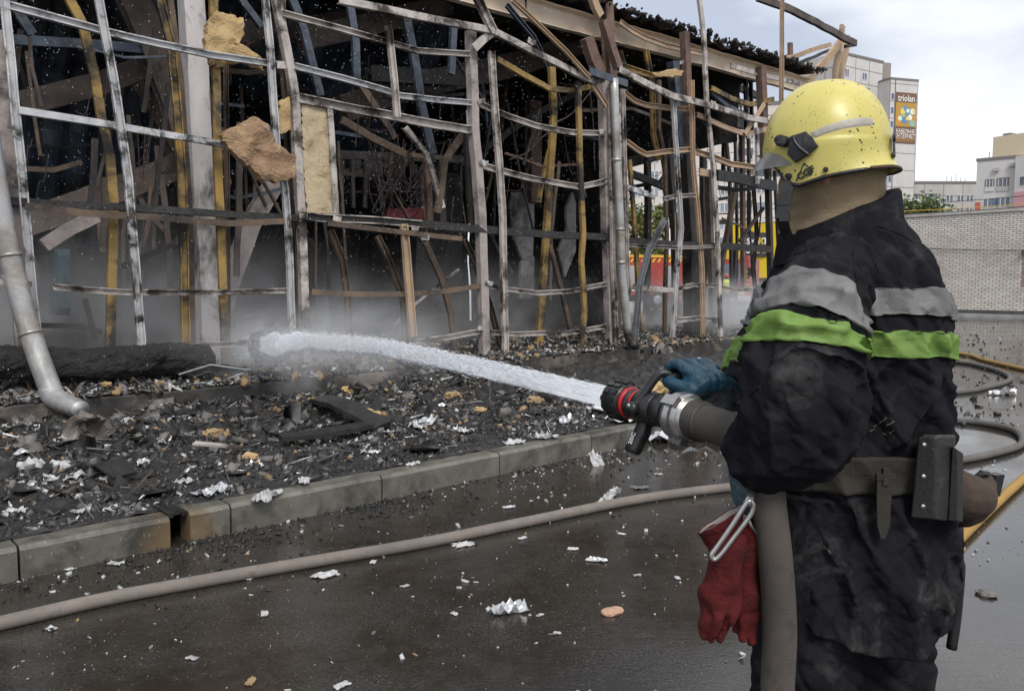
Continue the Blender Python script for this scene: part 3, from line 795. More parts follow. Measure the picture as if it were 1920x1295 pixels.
# ---- interior frames, trusses
for pts, n, w, d, m in [
    ([(37, 196), (180, 160), (345, 100), (520, 40)], 2.2, .26, .16, TAUPE),
    ([(40, 420), (100, 400), (300, 325), (345, 305)], 2.0, .30, .16, TAUPE),
    ([(241, -20), (290, 90), (335, 215), (360, 300)], 1.6, .34, .16, TAUPE),
    ([(515, 340), (470, 420), (433, 520), (400, 640)], 1.4, .22, .14, CONC),
    ([(82, 460), (130, 430), (180, 405)], 1.2, .14, .12, CONC),
    ([(460, 75), (600, 45), (760, 20)], 3.0, .25, .14, TAUPE),
    ([(640, 205), (760, 165), (980, 118), (1120, 70)], 2.5, .40, .2, TAUPE),
    ([(560, 75), (700, 45), (840, 10)], 2.0, .30, .14, TAUPE),
    ([(690, 140), (860, 150)], 1.8, .22, .2, DARK),
    ([(905, 280), (1000, 215), (1100, 165)], 3.0, .12, .1, DARK),
    ([(1000, 190), (1000, 380)], 3.5, .28, .2, RUST),
    ([(640, 225), (700, 260), (760, 290)], .9, .10, .06, BROWN),
    ([(760, 240), (800, 290), (830, 390)], .4, .07, .05, ZINC2),
    ([(545, -10), (570, 60), (600, 180)], .8, .10, .06, BLUE),
    ([(656, 10), (666, 80), (668, 150)], .8, .10, .06, BLUE),
    ([(760, 30), (775, 100), (790, 200), (812, 290)], .7, .12, .06, BLUE),
    ([(850, 50), (846, 140)], .8, .10, .06, BLUE),
    ([(670, 150), (730, 240), (740, 260)], 1.0, .09, .05, BROWN),
    ([(445, -10), (490, 50)], 1.0, .08, .06, BLUE),
    ([(15, -5), (60, 65)], .8, .09, .06, BLUE),
    ([(20, 75), (200, 85), (300, 95)], 1.6, .10, .06, BLUE),
    ([(820, 400), (835, 300), (870, 250)], .4, .09, .05, BROWN),
    ([(827, 300), (828, 420)], .8, .10, .08, DARK),
    ([(770, 290), (850, 300)], .8, .06, .05, BROWN),
    ([(800, 300), (805, 420)], 1.2, .09, .08, RUST),
    ([(640, 300), (640, 400)], 1.6, .05, .05, DARK), ([(660, 300), (662, 390)], 1.6, .05, .05, DARK), ([(685, 300), (684, 390)], 1.6, .05, .05, DARK),
    ([(630, 290), (880, 300)], 2.2, .12, .08, DARK), ([(630, 325), (700, 330)], 1.6, .05, .05, DARK),
    ([(160, 560), (170, 600), (180, 640)], 1.0, .05, .04, DARK), ([(230, 500), (320, 460), (350, 440)], 1.2, .06, .05, DARK), ([(75, 610), (150, 612), (190, 622)], .6, .05, .05, DARK),
    ([(725, 625), (765, 580), (860, 505)], .5, .03, .03, ZINC2),
    ([(330, 150), (300, 260), (345, 340)], 3.5, .12, .08, BROWN), ([(250, 140), (330, 280)], 3.0, .14, .08, BROWN),
    ([(1181, 325), (1215, 338), (1252, 353)], 2.0, .13, .1, DARK), ([(1183, 351), (1240, 340)], 2.2, .07, .06, DARK), ([(1178, 305), (1260, 285)], 2.4, .2, .1, DARK),
    ([(1214, 290), (1215, 420), (1212, 590)], 2.2, .12, .1, DARK),
    ([(1255, 280), (1264, 440), (1268, 590)], 1.5, .11, .1, DARK), ([(1240, 280), (1262, 440), (1262, 590)], 1.8, .06, .06, DARK),
    ([(1318, 290), (1320, 590)], 1.6, .12, .1, DARK), ([(1358, 250), (1356, 330)], 2.6, .08, .08, DARK),
    ([(1378, 250), (1382, 440), (1380, 570)], 3.2, .06, .06, DARK), ([(1391, 250), (1393, 430), (1394, 540)], 2.4, .10, .1, RUST), ([(1404, 260), (1404, 440)], 3.0, .07, .07, DARK),
    ([(1345, 416), (1362, 416)], 2.5, .10, .08, DARK), ([(1380, 465), (1372, 560)], 2.2, .08, .08, DARK), ([(1333, 470), (1350, 580)], 1.4, .10, .08, DARK),
    ([(1230, 350), (1245, 330)], 2.0, .05, .05, DARK),
    ([(1165, 95), (1300, 125), (1420, 180)], 3.0, .16, .1, DARK), ([(1180, 210), (1300, 215), (1400, 232)], 4.0, .3, .2, DARK),
    ([(1352, 140), (1356, 250)], 1.8, .09, .08, DARK), ([(1398, 150), (1400, 250)], 1.8, .09, .08, DARK), ([(1408, 155), (1410, 250)], 1.8, .05, .08, DARK),
]:
    bar('truss_member' if w > .18 else 'frame_member', pts, n, w, d, m, 'B' if w < .2 else 'I', ext=False, jig=.004)
# ---- roof edge: fascia beam, cap, charred sheets
fz = [(960, 8), (1100, 52), (1160, 60), (1255, 82), (1335, 107), (1425, 133), (1515, 162)]
FPTS = [pf(x, y, .7) for x, y in fz]
t_of = lambda p: (p - FP).dot(U)
z0, z1, ta, tb = FPTS[0].z, FPTS[-1].z, t_of(FPTS[0]), t_of(FPTS[-1])
FASC = pmat('scorched_fascia', (.70, .60, .48), (.58, .46, .35), (.46, .24, .11), .30, 1.6, .8, .85, 0, .2, 30, .006, sharp=.16)
def roofz(t): return z0 + (z1 - z0) * (t - ta) / (tb - ta)
cuts = [-9, -5, -2, 1.5, 4.4, 6.3, 8.3, 10.2, 12.0, tb]
for a, c in zip(cuts, cuts[1:]):
    bar3('fascia_board', [W(a + .01, .7, roofz(a)), W(c - .01, .7 + random.uniform(-.02, .02), roofz(c) + random.uniform(-.02, .02))], .33, .12, FASC, 'U', -1, .004)
# corrugated deck, front edge crumpled
V, F = [], []
nt, nn = 260, 14
for i in range(nt + 1):
    t = -9 + (tb + 9) * i / nt
    for j in range(nn + 1):
        n = .45 + 9.6 * (j / nn) ** 1.4
        edge = math.exp(-(n - .45) / .35)
        z = roofz(t) + .24 + .05 * n + .045 * math.sin(t * 14) + edge * .10 * mnoise.noise(Vector((t * 2.3, n, 3))) + .04 * mnoise.noise(Vector((t, n, 1)))
        V.append(W(t, n + edge * .09 * mnoise.noise(Vector((t * 3, 5, n))), z))
for i in range(nt):
    for j in range(nn): F.append((i * (nn + 1) + j, (i + 1) * (nn + 1) + j, (i + 1) * (nn + 1) + j + 1, i * (nn + 1) + j + 1))
ROOFM = pmat('charred_roof_sheet', (.02, .018, .017), (.045, .037, .032), (.13, .085, .055), .3, 3, 1.4, .8, .1, .5, 30)
rf = mesh_obj('roof', V, F, ROOFM, hall)
# clinker of burnt felt along the edge
N = 650
tt = rng.uniform(6.0, tb + .2, N); lump = .5 + .5 * np.array([mnoise.noise(Vector((t * 1.7, 2, 0))) for t in tt])
base = np.array([tuple(W(t, .48, roofz(t) + .27)) for t in tt]) + np.c_[rng.normal(0, .06, N), rng.normal(0, .10, N), np.abs(rng.normal(0, .075, N)) * (.15 + 1.0 * lump ** 2)]
def shards(name, P, size, flat, mats, parent=None, seed=1, probs=None, tilt=1.0):
    """angular chips: squashed, skewed boxes"""
    rg = np.random.default_rng(seed); n = len(P)
    c = np.array([[i, j, k] for k in (-1, 1) for j in (-1, 1) for i in (-1, 1)], float)
    S = size(rg, n) if callable(size) else np.full(n, size)
    D = np.c_[S * rg.uniform(.5, 1.5, n), S * rg.uniform(.4, 1.0, n), S * rg.uniform(*flat, n)]
    X = c[None] * D[:, None] * (1 + rg.uniform(-.45, .45, (n, 8, 3)))
    q = rg.normal(size=(n, 4)); q[:, 1:3] *= tilt; q /= np.linalg.norm(q, axis=1)[:, None]
    w, x, y, z = q.T
    M = np.stack([1-2*(y*y+z*z), 2*(x*y-z*w), 2*(x*z+y*w), 2*(x*y+z*w), 1-2*(x*x+z*z), 2*(y*z-x*w), 2*(x*z-y*w), 2*(y*z+x*w), 1-2*(x*x+y*y)], 1).reshape(n, 3, 3)
    X = np.einsum('nij,nkj->nki', M, X) + np.asarray(P)[:, None]
    f = np.array([(0, 2, 3, 1), (4, 5, 7, 6), (0, 1, 5, 4), (2, 6, 7, 3), (0, 4, 6, 2), (1, 3, 7, 5)])
    Fq = (np.arange(n)[:, None, None] * 8 + f[None]).reshape(-1, 4)
    mi = np.repeat(rg.choice(len(mats), n, p=probs), 6)
    return np_mesh(name, X.reshape(-1, 3), Fq, mats, parent, midx=mi)
CLINK = pmat('clinker', (.012, .011, .011), (.03, .027, .025), (.07, .05, .04), .25, 9, 5, .8, 0, .6, 60)
o = shards('clinker', base, lambda r, n: r.uniform(.012, .042, n), (.3, .8), [CLINK, ROOFM], hall, 3, [.7, .3]); o['kind'] = 'stuff'
# gable end skeleton
for pts, n, w, m in [([(1580, 48), (1572, 100), (1563, 160)], 1.0, .14, TAN), ([(1590, 70), (1581, 120), (1575, 170)], .6, .13, TAN), ([(1482, 82), (1481, 140)], 2.2, .12, RUST), ([(1585, 70), (1530, 135), (1480, 190), (1440, 240)], .8, .16, TAN),
                     ([(1420, -4), (1467, 12), (1530, 42), (1580, 70), (1603, 82)], .2, .13, TAUPE), ([(1450, 122), (1482, 108), (1520, 95), (1556, 84)], 2.0, .11, TAN), ([(1480, 125), (1520, 110), (1560, 93)], 2.0, .07, DARK), ([(1603, 84), (1585, 88)], .2, .07, DARK)]:
    bar('gable_member', pts, n, w, .08, m, 'B', ext=False, jig=.01)
# ---- dark interior: back wall, collapsed blue roof sheets
def sheet(name, A, B, C, m, nu=60, nv=24, wave=.03, freq=60, crump=.12, parent=None):
    """corrugated sheet spanned by A->B (across ribs) and A->C"""
    A, B, C = Vector(A), Vector(B), Vector(C); nr = (B - A).cross(C - A).normalized()
    V, F = [], []
    for i in range(nu + 1):
        for j in range(nv + 1):
            p = A + (B - A) * (i / nu) + (C - A) * (j / nv)
            V.append(p + nr * (wave * math.sin(freq * i / nu) + crump * mnoise.noise(p * .7) + crump * .3 * mnoise.noise(p * 2.5)))
    for i in range(nu):
        for j in range(nv): F.append((i * (nv + 1) + j, (i + 1) * (nv + 1) + j, (i + 1) * (nv + 1) + j + 1, i * (nv + 1) + j + 1))
    return mesh_obj(name, V, F, m, parent or hall)
sheet('back_wall', W(-9, 9.5, .3), W(12, 9.5, .3), W(-9, 9.5, 7.2), BLACKW, 90, 16, .05, 150)
sheet('cross_wall', W(12, 3.95, .3), W(12, 9.5, .3), W(12, 3.95, 7.0), BLACKW, 40, 16, .03, 40)
sheet('upper_cross_wall', W(12.2, .9, 4.25), W(12.2, 4.0, 4.15), W(12.2, .9, 6.0), BLACKW, 30, 10, .03, 30, .2)
sheet('side_wall', W(-9, 1.2, .3), W(-9, 9.5, .3), W(-9, 1.2, 7.0), BLACKW, 40, 16, .05, 60)
sheet('fallen_roof_sheet', W(-6, 4.8, 1.6), W(2.2, 5.2, 1.9), W(-6, 2.2, 5.6), SHED, 150, 24, .05, 150, .25)
sheet('fallen_roof_sheet', W(1.5, 7.2, 2.2), W(6.5, 6.8, 2.4), W(1.5, 3.2, 5.6), SHED, 110, 20, .05, 100, .3)
sheet('partition', W(6.6, 4.2, .4), W(8.0, 4.6, .4), W(6.6, 4.2, 3.6), BLACKW, 20, 10, .0, 1, .1)
# torn pale plaster still standing deep in the hall
PLST = pmat('sooty_plaster', (.34, .33, .32), (.25, .24, .235), (.04, .038, .036), .45, 2.5, 1.6, .9)
def slabpoly(name, pts, n, th, m, parent, bump=.0, grid=None):
    """thick irregular slab: outline in photo points on plane n"""
    if bump > .015:      # frayed outline
        rj = random.Random(int(pts[0][0] * 7 + pts[0][1])); q = []
        for a, b2 in zip(pts, pts[1:] + pts[:1]):
            ns_ = max(2, int(math.hypot(b2[0] - a[0], b2[1] - a[1]) / 5))
            for i in range(ns_): f = i / ns_; q.append((a[0] + (b2[0] - a[0]) * f + rj.gauss(0, 1.3), a[1] + (b2[1] - a[1]) * f + rj.gauss(0, 1.3)))
        pts = q
    P = [pf(x, y, n) for x, y in pts]
    k = len(P); c = sum(P, Vector()) / k
    V, F = [], []
    rings = 5
    for side in (0, 1):
        for r in range(rings):
            for p in P:
                q = c.lerp(p, 1 - r / rings)
                off = (-.5 if side == 0 else .5) * th * (.75 if r == 0 else 1)
                V.append(q + NB * (off + bump * mnoise.noise(q * 6 + Vector((side * 7, 0, 0)))) + Vector((0, 0, bump * .5 * mnoise.noise(q * 9))))
        V.append(c + NB * ((-.5 if side == 0 else .5) * th))
    def ix(side, r, i): return side * (rings * k + 1) + r * k + i % k
    for side in (0, 1):
        for r in range(rings - 1):
            for i in range(k): F.append((ix(side, r, i), ix(side, r, i + 1), ix(side, r + 1, i + 1), ix(side, r + 1, i)))
        for i in range(k): F.append((ix(side, rings - 1, i), ix(side, rings - 1, i + 1), side * (rings * k + 1) + rings * k))
    for i in range(k): F.append((ix(0, 0, i), ix(1, 0, i), ix(1, 0, i + 1), ix(0, 0, i + 1)))
    return mesh_obj(name, V, F, m, parent)
slabpoly('plaster_fragment', [(952, 390), (960, 362), (985, 358), (1000, 372), (1000, 430), (995, 520), (975, 480), (960, 440)], 3.8, .08, PLST, hall)
slabpoly('plaster_fragment', [(1060, 390), (1072, 360), (1078, 380), (1078, 470), (1058, 520), (1045, 470), (1060, 430)], 3.6, .08, PLST, hall)
slabpoly('plaster_fragment', [(975, 490), (1000, 480), (1000, 560), (972, 560)], 3.7, .08, PLST, hall)
slabpoly('red_panel', [(725, 392), (800, 388), (808, 412), (722, 416)], 2.8, .05, pmat('red_paint', (.20, .025, .03), (.13, .02, .025), (.03, .02, .02), .4, 4, 3), hall)
for (x0, x1, y0, y1) in [(632, 648, 296, 318), (652, 676, 296, 316), (632, 650, 322, 338), (690, 716, 300, 322)]:  # pale slabs placed as the brightness showing behind the window lattice
    slabpoly('pale_panel', [(x0, y0), (x1, y0), (x1, y1), (x0, y1)], 4.4, .05, PLST, hall)
slabpoly('teal_cabinet', [(98, 468), (124, 468), (124, 590), (98, 590)], 2.2, .5, pmat('teal_metal', (.03, .07, .085), (.02, .04, .05), (.015, .015, .016), .4, 3, 2), hall)
# insulation panel between studs
slabpoly('wool_panel', [(562, 197), (590, 198), (612, 202), (617, 300), (622, 402), (598, 404), (574, 402), (567, 300)], .06, .07, WOOLP, hall, .02)
# insulation hanging in the frame: loose pieces of their own
w1 = slabpoly('hanging_wool', [(386, 45), (404, 22), (426, 30), (452, 41), (454, 66), (445, 85), (468, 98), (486, 108), (493, 133), (470, 124), (437, 118), (405, 128), (382, 98), (384, 70)], .12, .10, WOOL, None, .06)
tag(w1, 'torn tan wool clinging to the rail beside the white column', 'insulation')
w2 = slabpoly('hanging_wool', [(411, 252), (440, 238), (470, 222), (497, 234), (519, 274), (549, 293), (549, 330), (515, 343), (493, 341), (470, 318), (445, 297), (425, 278)], -.12, .14, WOOLD, None, .05)
tag(w2, 'large brown wool slab hanging crooked between two steel posts', 'insulation')
w3 = slabpoly('hanging_wool', [(522, 193), (545, 176), (548, 220), (544, 245), (526, 252), (518, 235)], .1, .06, WOOL, None, .03)
tag(w3, 'small torn wool scrap stuck behind the post beside the wool panel', 'insulation')
w4 = slabpoly('hanging_wool', [(1222, 137), (1240, 133), (1262, 130), (1283, 134), (1276, 142), (1255, 146), (1236, 143)], .0, .05, WOOL, None, .02)
tag(w4, 'tattered wool wisp draped on the rail beside the steel column', 'insulation')
# ---- zinc rain pipes
PIPE = pmat('zinc_pipe', (.36, .365, .375), (.48, .475, .46), (.17, .125, .07), .42, 5, 1.8, .45, .45, .25, 40, sharp=.12)
dp = empty('drainpipe', 'upright zinc drainpipe at the corner post of the hall', 'drainpipe', loc=tuple(pf(1177, 632, -.2)))
mb = MB(); P = [pf(x, y, -.18) for x, y in [(1151, 148), (1157, 300), (1163, 430), (1168, 528), (1178, 632)]]
mb.tube(catmull(P, 6), .066, 14); mb.build('pipe', PIPE, dp, True)
for x, y in [(1156, 300), (1163, 430), (1165, 492)]:
    mb = MB(); c = pf(x, y, -.18); mb.tube([c - Vector((0, 0, .02)), c + Vector((0, 0, .02))], .072, 14); mb.build('pipe_collar', PIPE, dp, True)
mb = MB(); mb.tube([pf(1178, 628, -.18), pf(1181, 640, -.3), pf(1190, 648, -.55)], .07, 12); mb.build('shoe', IRON, dp, True)
lp = empty('leaning_drainpipe', 'broken zinc drainpipe leaning over the rubble with a crushed elbow', 'drainpipe', loc=tuple(pf(105, 740, -.5)))
Pl = [pf(x, y, n) for x, y, n in [(-25, 230, -.15), (-2, 380, -.2), (28, 520, -.25), (62, 640, -.35), (98, 738, -.5)]]
mb = MB(); mb.tube(catmull(Pl, 6), .092, 18, False); mb.build('pipe', PIPE, lp, True)
for k in (.45, .72):
    i = int(k * 24); Q = catmull(Pl, 6); mb = MB(); mb.tube([Q[i], Q[i] + (Q[i + 1] - Q[i]).normalized() * .03], .098, 18); mb.build('pipe_collar', PIPE, lp, True)
e0 = Pl[-1]
mb = MB(); mb.tube(catmull([e0 + (Pl[-2] - e0) * .12, e0 - Vector((0, 0, .02)), e0 + (pf(128, 760, -.7) - e0) * .8, pf(152, 768, -.85)], 5), [.094] * 8 + [.086, .095, .080, .092, .076, .088, .07, .078], 18); mb.build('elbow', PIPE, lp, True)
# ---- drooping cables inside
cabs = empty('hanging_cables', 'tangle of burnt cables drooping inside the open bay', 'cables', loc=tuple(pf(760, 300, 1.2)))
CBL = pmat('burnt_cable', (.06, .035, .035), (.03, .024, .024), None, .3, 8)
rc = random.Random(5)
for i in range(26):
    x0, y0 = rc.uniform(690, 770), rc.uniform(255, 300); x1, y1 = rc.uniform(690, 850), rc.uniform(260, 330); s = rc.uniform(40, 120)
    n = rc.uniform(.9, 1.6)
    mb = MB(); mb.tube(catmull([pf(x0, y0, n), pf(x0 * .75 + x1 * .25 + rc.uniform(-25, 25), (y0 + y1) / 2 + s * .8, n), pf((x0 + x1) / 2 + rc.uniform(-20, 20), (y0 + y1) / 2 + s, n), pf(x1, y1, n)], 6), .009, 4)
    mb.build('cable', CBL, cabs)
for pts in ([(955, 300), (990, 285), (1020, 255), (1050, 240)], [(1020, 240), (1070, 215), (1110, 170)], [(1105, 165), (1112, 230), (1115, 320)]):
    mb = MB(); mb.tube(catmull([pf(x, y, .8) for x, y in pts], 5), .012, 4); mb.build('cable', CBL, cabs)

# thin debris of the inner fit-out: studs, rods and wires hanging at all depths
rc = random.Random(17)
for i in range(95):
    x = rc.uniform(20, 1130); n = rc.uniform(.8, 5.5); y0 = rc.uniform(40, 380); L_ = rc.uniform(60, 300); lean = rc.gauss(0, 30)
    k = rc.random()
    if k < .45: pts = [(x, y0), (x + lean * .4 + rc.uniform(-8, 8), y0 + L_ * .5), (x + lean, y0 + L_)]
    elif k < .75: pts = [(x, y0), (x + L_ * .5, y0 + rc.uniform(-12, 25)), (x + L_, y0 + lean * .6)]
    else: pts = [(x, y0), (x + rc.uniform(-90, 90), y0 + L_ * .8)]
    bar('frame_member', pts, n, rc.uniform(.025, .07), rc.uniform(.02, .05), rc.choice((DARK, DARK, BROWN, BLUE, TAUPE, RUST)), 'B', ext=False, jig=.008)
for i in range(14):
    x = rc.uniform(1175, 1445); n = rc.uniform(.4, 4.5); y0 = rc.uniform(110, 420); L_ = rc.uniform(50, 230); lean = rc.gauss(0, 14)
    pts = [(x, y0), (x + lean * .4 + rc.uniform(-4, 4), y0 + L_ * .5), (x + lean, y0 + L_)] if rc.random() < .65 else [(x, y0), (min(1450, x + L_ * .6), y0 + rc.uniform(-15, 30))]
    bar('frame_member', pts, n, rc.uniform(.018, .04), .03, rc.choice((DARK, DARK, BROWN, TAN)), 'B', ext=False, jig=.008)
for i in range(40):
    x = rc.choice((rc.uniform(900, 1440), rc.uniform(60, 900))); y0 = rc.uniform(90, 330); n = rc.uniform(.1, 2.5); w_ = rc.uniform(-70, 70); s_ = rc.uniform(15, 90)
    mb = MB(); mb.tube(catmull([pf(x, y0, n), pf(x + w_ * .35, y0 + s_, n), pf(x + w_ * .7, y0 + s_ * 1.1, n), pf(x + w_, y0 + rc.uniform(0, 120), n)], 5), .006, 4); mb.build('cable', CBL, cabs)
# ================================================================== rubble
nF = (fA - KA).dot(KN)
def s_n(p): q = Vector(p) - KA; return q.dot(KD), q.dot(KN)
_fd = (fB - fA); _fd.z = 0; _fd.normalize(); _fn = Vector((-_fd.y, _fd.x, 0))
def behind(p): return (Vector((p.x, p.y, 0)) - Vector((fA.x, fA.y, 0))).dot(_fn)   # metres behind the foundation face
heaps = []
for x, y, r, h_ in [(960, 735, .55, .16), (1010, 745, .5, .12), (860, 720, .5, .16), (760, 735, .5, .12), (690, 790, .35, .06), (1120, 760, .6, .10), (1210, 720, .7, .14), (900, 770, .4, .05), (130, 870, .5, .05), (40, 830, .6, .06), (330, 800, .5, .03), (1260, 690, .5, .22), (560, 770, .5, .05)]:
    heaps.append((pz(x, y, .18), r, h_))
def zA(p):
    """rubble height between kerb and foundation"""
    s, n = s_n(p)
    z = .168 + .010 * mnoise.noise(p * 3.1) + .012 * mnoise.noise(p * 9) + .008 * mnoise.noise(p * 23)
    k = max(0., min(1., (n - .5) / 1.6))
    z += k * (.045 + .075 * mnoise.noise(p * 1.7) + .05 * mnoise.noise(p * 5.3) + .022 * mnoise.noise(p * 14))
    for c, r, h_ in heaps:
        d2 = ((p.x - c.x) ** 2 + (p.y - c.y) ** 2) / (r * r)
        if d2 < 6: z += h_ * math.exp(-d2) * (1 + .5 * mnoise.noise(p * 6))
    if s > s_end: z -= min(.16, (s - s_end) * .18) * max(0., 1 - n / 3.5)
    return max(z, .164 if s < s_end else .012)
def zB(p):
    b_ = behind(p)
    k = max(0., min(1., b_ / .7))
    return .398 + k * (.13 + .07 * mnoise.noise(p * 1.1) + .05 * mnoise.noise(p * 3.7)) + .022 * mnoise.noise(p * 9) + .014 * mnoise.noise(p * 21)
RUB = pmat('char_ground', (.014, .0132, .0125), (.042, .039, .036), (.10, .093, .085), .36, 14, 7, .55, 0, 1.0, 45, .03, fleck=((.26, .25, .24), .69))
def field(name, fn, rows, parent=None):
    """rows: list of lists of plan points"""
    V, F = [], []
    m = len(rows[0])
    for r in rows:
        for p in r: V.append(Vector((p.x, p.y, fn(Vector((p.x, p.y, 0))))))
    for i in range(len(rows) - 1):
        for j in range(m - 1): F.append((i * m + j, (i + 1) * m + j, (i + 1) * m + j + 1, i * m + j + 1))
    o = mesh_obj(name, V, F, RUB, parent); tag(o, kind='stuff'); return o
rows = []
for i in range(330):
    s = -1.2 + i * .04
    a = K(s, .155, 0); b0 = fA + _fd * ((a - fA).dot(_fd)); b0 = Vector((b0.x, b0.y, 0)) - _fn * .02
    a = Vector((a.x, a.y, 0))
    L = (b0 - a)
    rows.append([a + L * (j / 80) for j in range(81)])
o = field('rubble', zA, rows); tag(o, 'wet black rubble and ash strewn between kerb and foundation', 'rubble')
rows = []
for i in range(300):
    a = fA + _fd * (-2.2 + i * .05)
    rows.append([Vector((a.x, a.y, 0)) + _fn * (.03 + 2.6 * (j / 50) ** 1.2) for j in range(51)])
o = field('rubble', zB, rows); tag(o, 'burnt rubble heaped along the foot of the bare frame', 'rubble')

ASH = pmat('white_ash', (.56, .56, .55), (.38, .38, .38), (.12, .118, .115), .42, 30, 14, .8, 0, .3, 90)
FOIL = pmat('crumpled_foil', (.66, .67, .68), (.48, .485, .49), (.10, .10, .10), .3, 20, 9, .38, .55, .4, 70)
CHIP = pmat('char_chip', (.013, .013, .0125), (.042, .040, .038), (.13, .122, .115), .34, 20, 10, .42, 0, .5, 90)
GREYC = pmat('grey_chip', (.10, .095, .09), (.17, .16, .15), (.05, .048, .045), .4, 14, 8, .75, 0, .4, 90)
TANC = pmat('tan_chip', (.36, .25, .13), (.25, .165, .09), (.10, .075, .05), .4, 14, 8, .95, 0, .6, 90)
def scatter_A(n, seed, bias=1.0, clump=1.0):
    rg = np.random.default_rng(seed); P = []
    while len(P) < n:
        i = rg.uniform(-1.1, s_end + 1.2); a = K(i, .16, 0); a = Vector((a.x, a.y, 0))
        L = behind(a)
        p = a + KN * (-L * rg.uniform(0.01, .985) ** bias)
        dens = .5 + (.6 * mnoise.noise(p * 1.9) + .25 * mnoise.noise(p * 5)) * clump - (clump - 1) * .15
        if rg.uniform() < dens: P.append((p.x, p.y, zA(p)))
    return np.array(P)
def scatter_B(n, seed):
    rg = np.random.default_rng(seed); P = []
    while len(P) < n:
        a = fA + _fd * rg.uniform(-2, 12.5); p = Vector((a.x, a.y, 0)) + _fn * (.03 + 1.7 * rg.uniform() ** 1.4)
        P.append((p.x, p.y, zB(p)))
    return np.array(P)
def stuff(o, label, cat): return tag(o, label, cat, kind='stuff')
stuff(shards('char_fragments', scatter_A(15000, 11), lambda r, n: .005 + .028 * r.uniform(0, 1, n) ** 2.6, (.12, .6), [CHIP, GREYC, CLINK], None, 11, [.62, .16, .22], .7), 'black charred fragments covering the ground behind the kerb', 'debris')
stuff(shards('char_fragments', scatter_B(9000, 12), lambda r, n: .008 + .045 * r.uniform(0, 1, n) ** 2.4, (.12, .6), [CHIP, GREYC, TANC, CLINK], None, 12, [.45, .22, .17, .16], .8), 'charred and tan fragments heaped under the bare frame', 'debris')
stuff(shards('ash_flakes', scatter_A(5200, 13, .85, 2.6) + np.array([0, 0, .004]), lambda r, n: .003 + .026 * r.uniform(0, 1, n) ** 2.6, (.06, .2), [ASH, FOIL, GREYC], None, 13, [.45, .2, .35], .35), 'white ash flakes strewn over the black rubble', 'ash')
stuff(shards('ash_flakes', scatter_B(2600, 14) + np.array([0, 0, .01]), lambda r, n: .006 + .034 * r.uniform(0, 1, n) ** 2.5, (.06, .2), [ASH, FOIL], None, 14, [.6, .4], .5), 'white ash flakes lying under the bare frame', 'ash')
stuff(shards('tan_crumbs', scatter_A(700, 15, .6) + np.array([0, 0, .004]), lambda r, n: .004 + .022 * r.uniform(0, 1, n) ** 2, (.3, .9), [TANC], None, 15), 'tan wool crumbs among the black rubble', 'debris')
# larger torn plates
stuff(shards('torn_plates', scatter_A(420, 16, .6) + np.array([0, 0, .006]), lambda r, n: r.uniform(.03, .10, n), (.03, .07), [CHIP, GREYC, CLINK], None, 16, [.6, .2, .2], .3), 'torn black felt plates lying across the rubble', 'debris')
# crumbs on the wet asphalt: thick near the kerb and drain
rg = np.random.default_rng(21); P = []
while len(P) < 1900:
    s, n = rg.uniform(-.8, s_end + 1), -abs(rg.gamma(1.0, .35)); p = K(s, n, 0)
    near = math.exp(-((s - gap1 - .15) ** 2) / .18) + math.exp(-((s - kx(690)) ** 2) / .05) * 1.2
    if rg.uniform() < .14 + .8 * near * math.exp(n / .3): P.append((p.x, p.y, .003))
stuff(shards('char_crumbs', np.array(P), lambda r, n: .002 + .014 * r.uniform(0, 1, n) ** 3, (.15, .5), [CHIP, CLINK], None, 21, [.7, .3]), 'black crumbs washed along the foot of the kerb', 'debris')
P = []
while len(P) < 1900:
    s, n = rg.uniform(-1, s_end + 1.5), -3.2 * rg.uniform() ** 1.5; p = K(s, n, 0)
    if p.y > 1.6 and rg.uniform() < .45 + .8 * mnoise.noise(p * 2.2): P.append((p.x, p.y, .003))
stuff(shards('ash_specks', np.array(P), lambda r, n: .0016 + .012 * r.uniform(0, 1, n) ** 4.5, (.1, .5), [ASH, TANC, GREYC], None, 22, [.72, .1, .18], .4), 'white specks of ash scattered on the wet asphalt', 'ash')
P = []
for k in range(420):
    p = pz(rg.normal(1835, 60), rg.uniform(600, 800), 0)
    if 560 < p.y * 100 or True: P.append((p.x, p.y, .006))
stuff(shards('yard_crumbs', np.array(P), lambda r, n: .004 + .03 * r.uniform(0, 1, n) ** 3, (.2, .6), [CHIP, GREYC, ASH], None, 23, [.7, .2, .1]), 'dark crumbs floating on the puddled yard', 'debris')

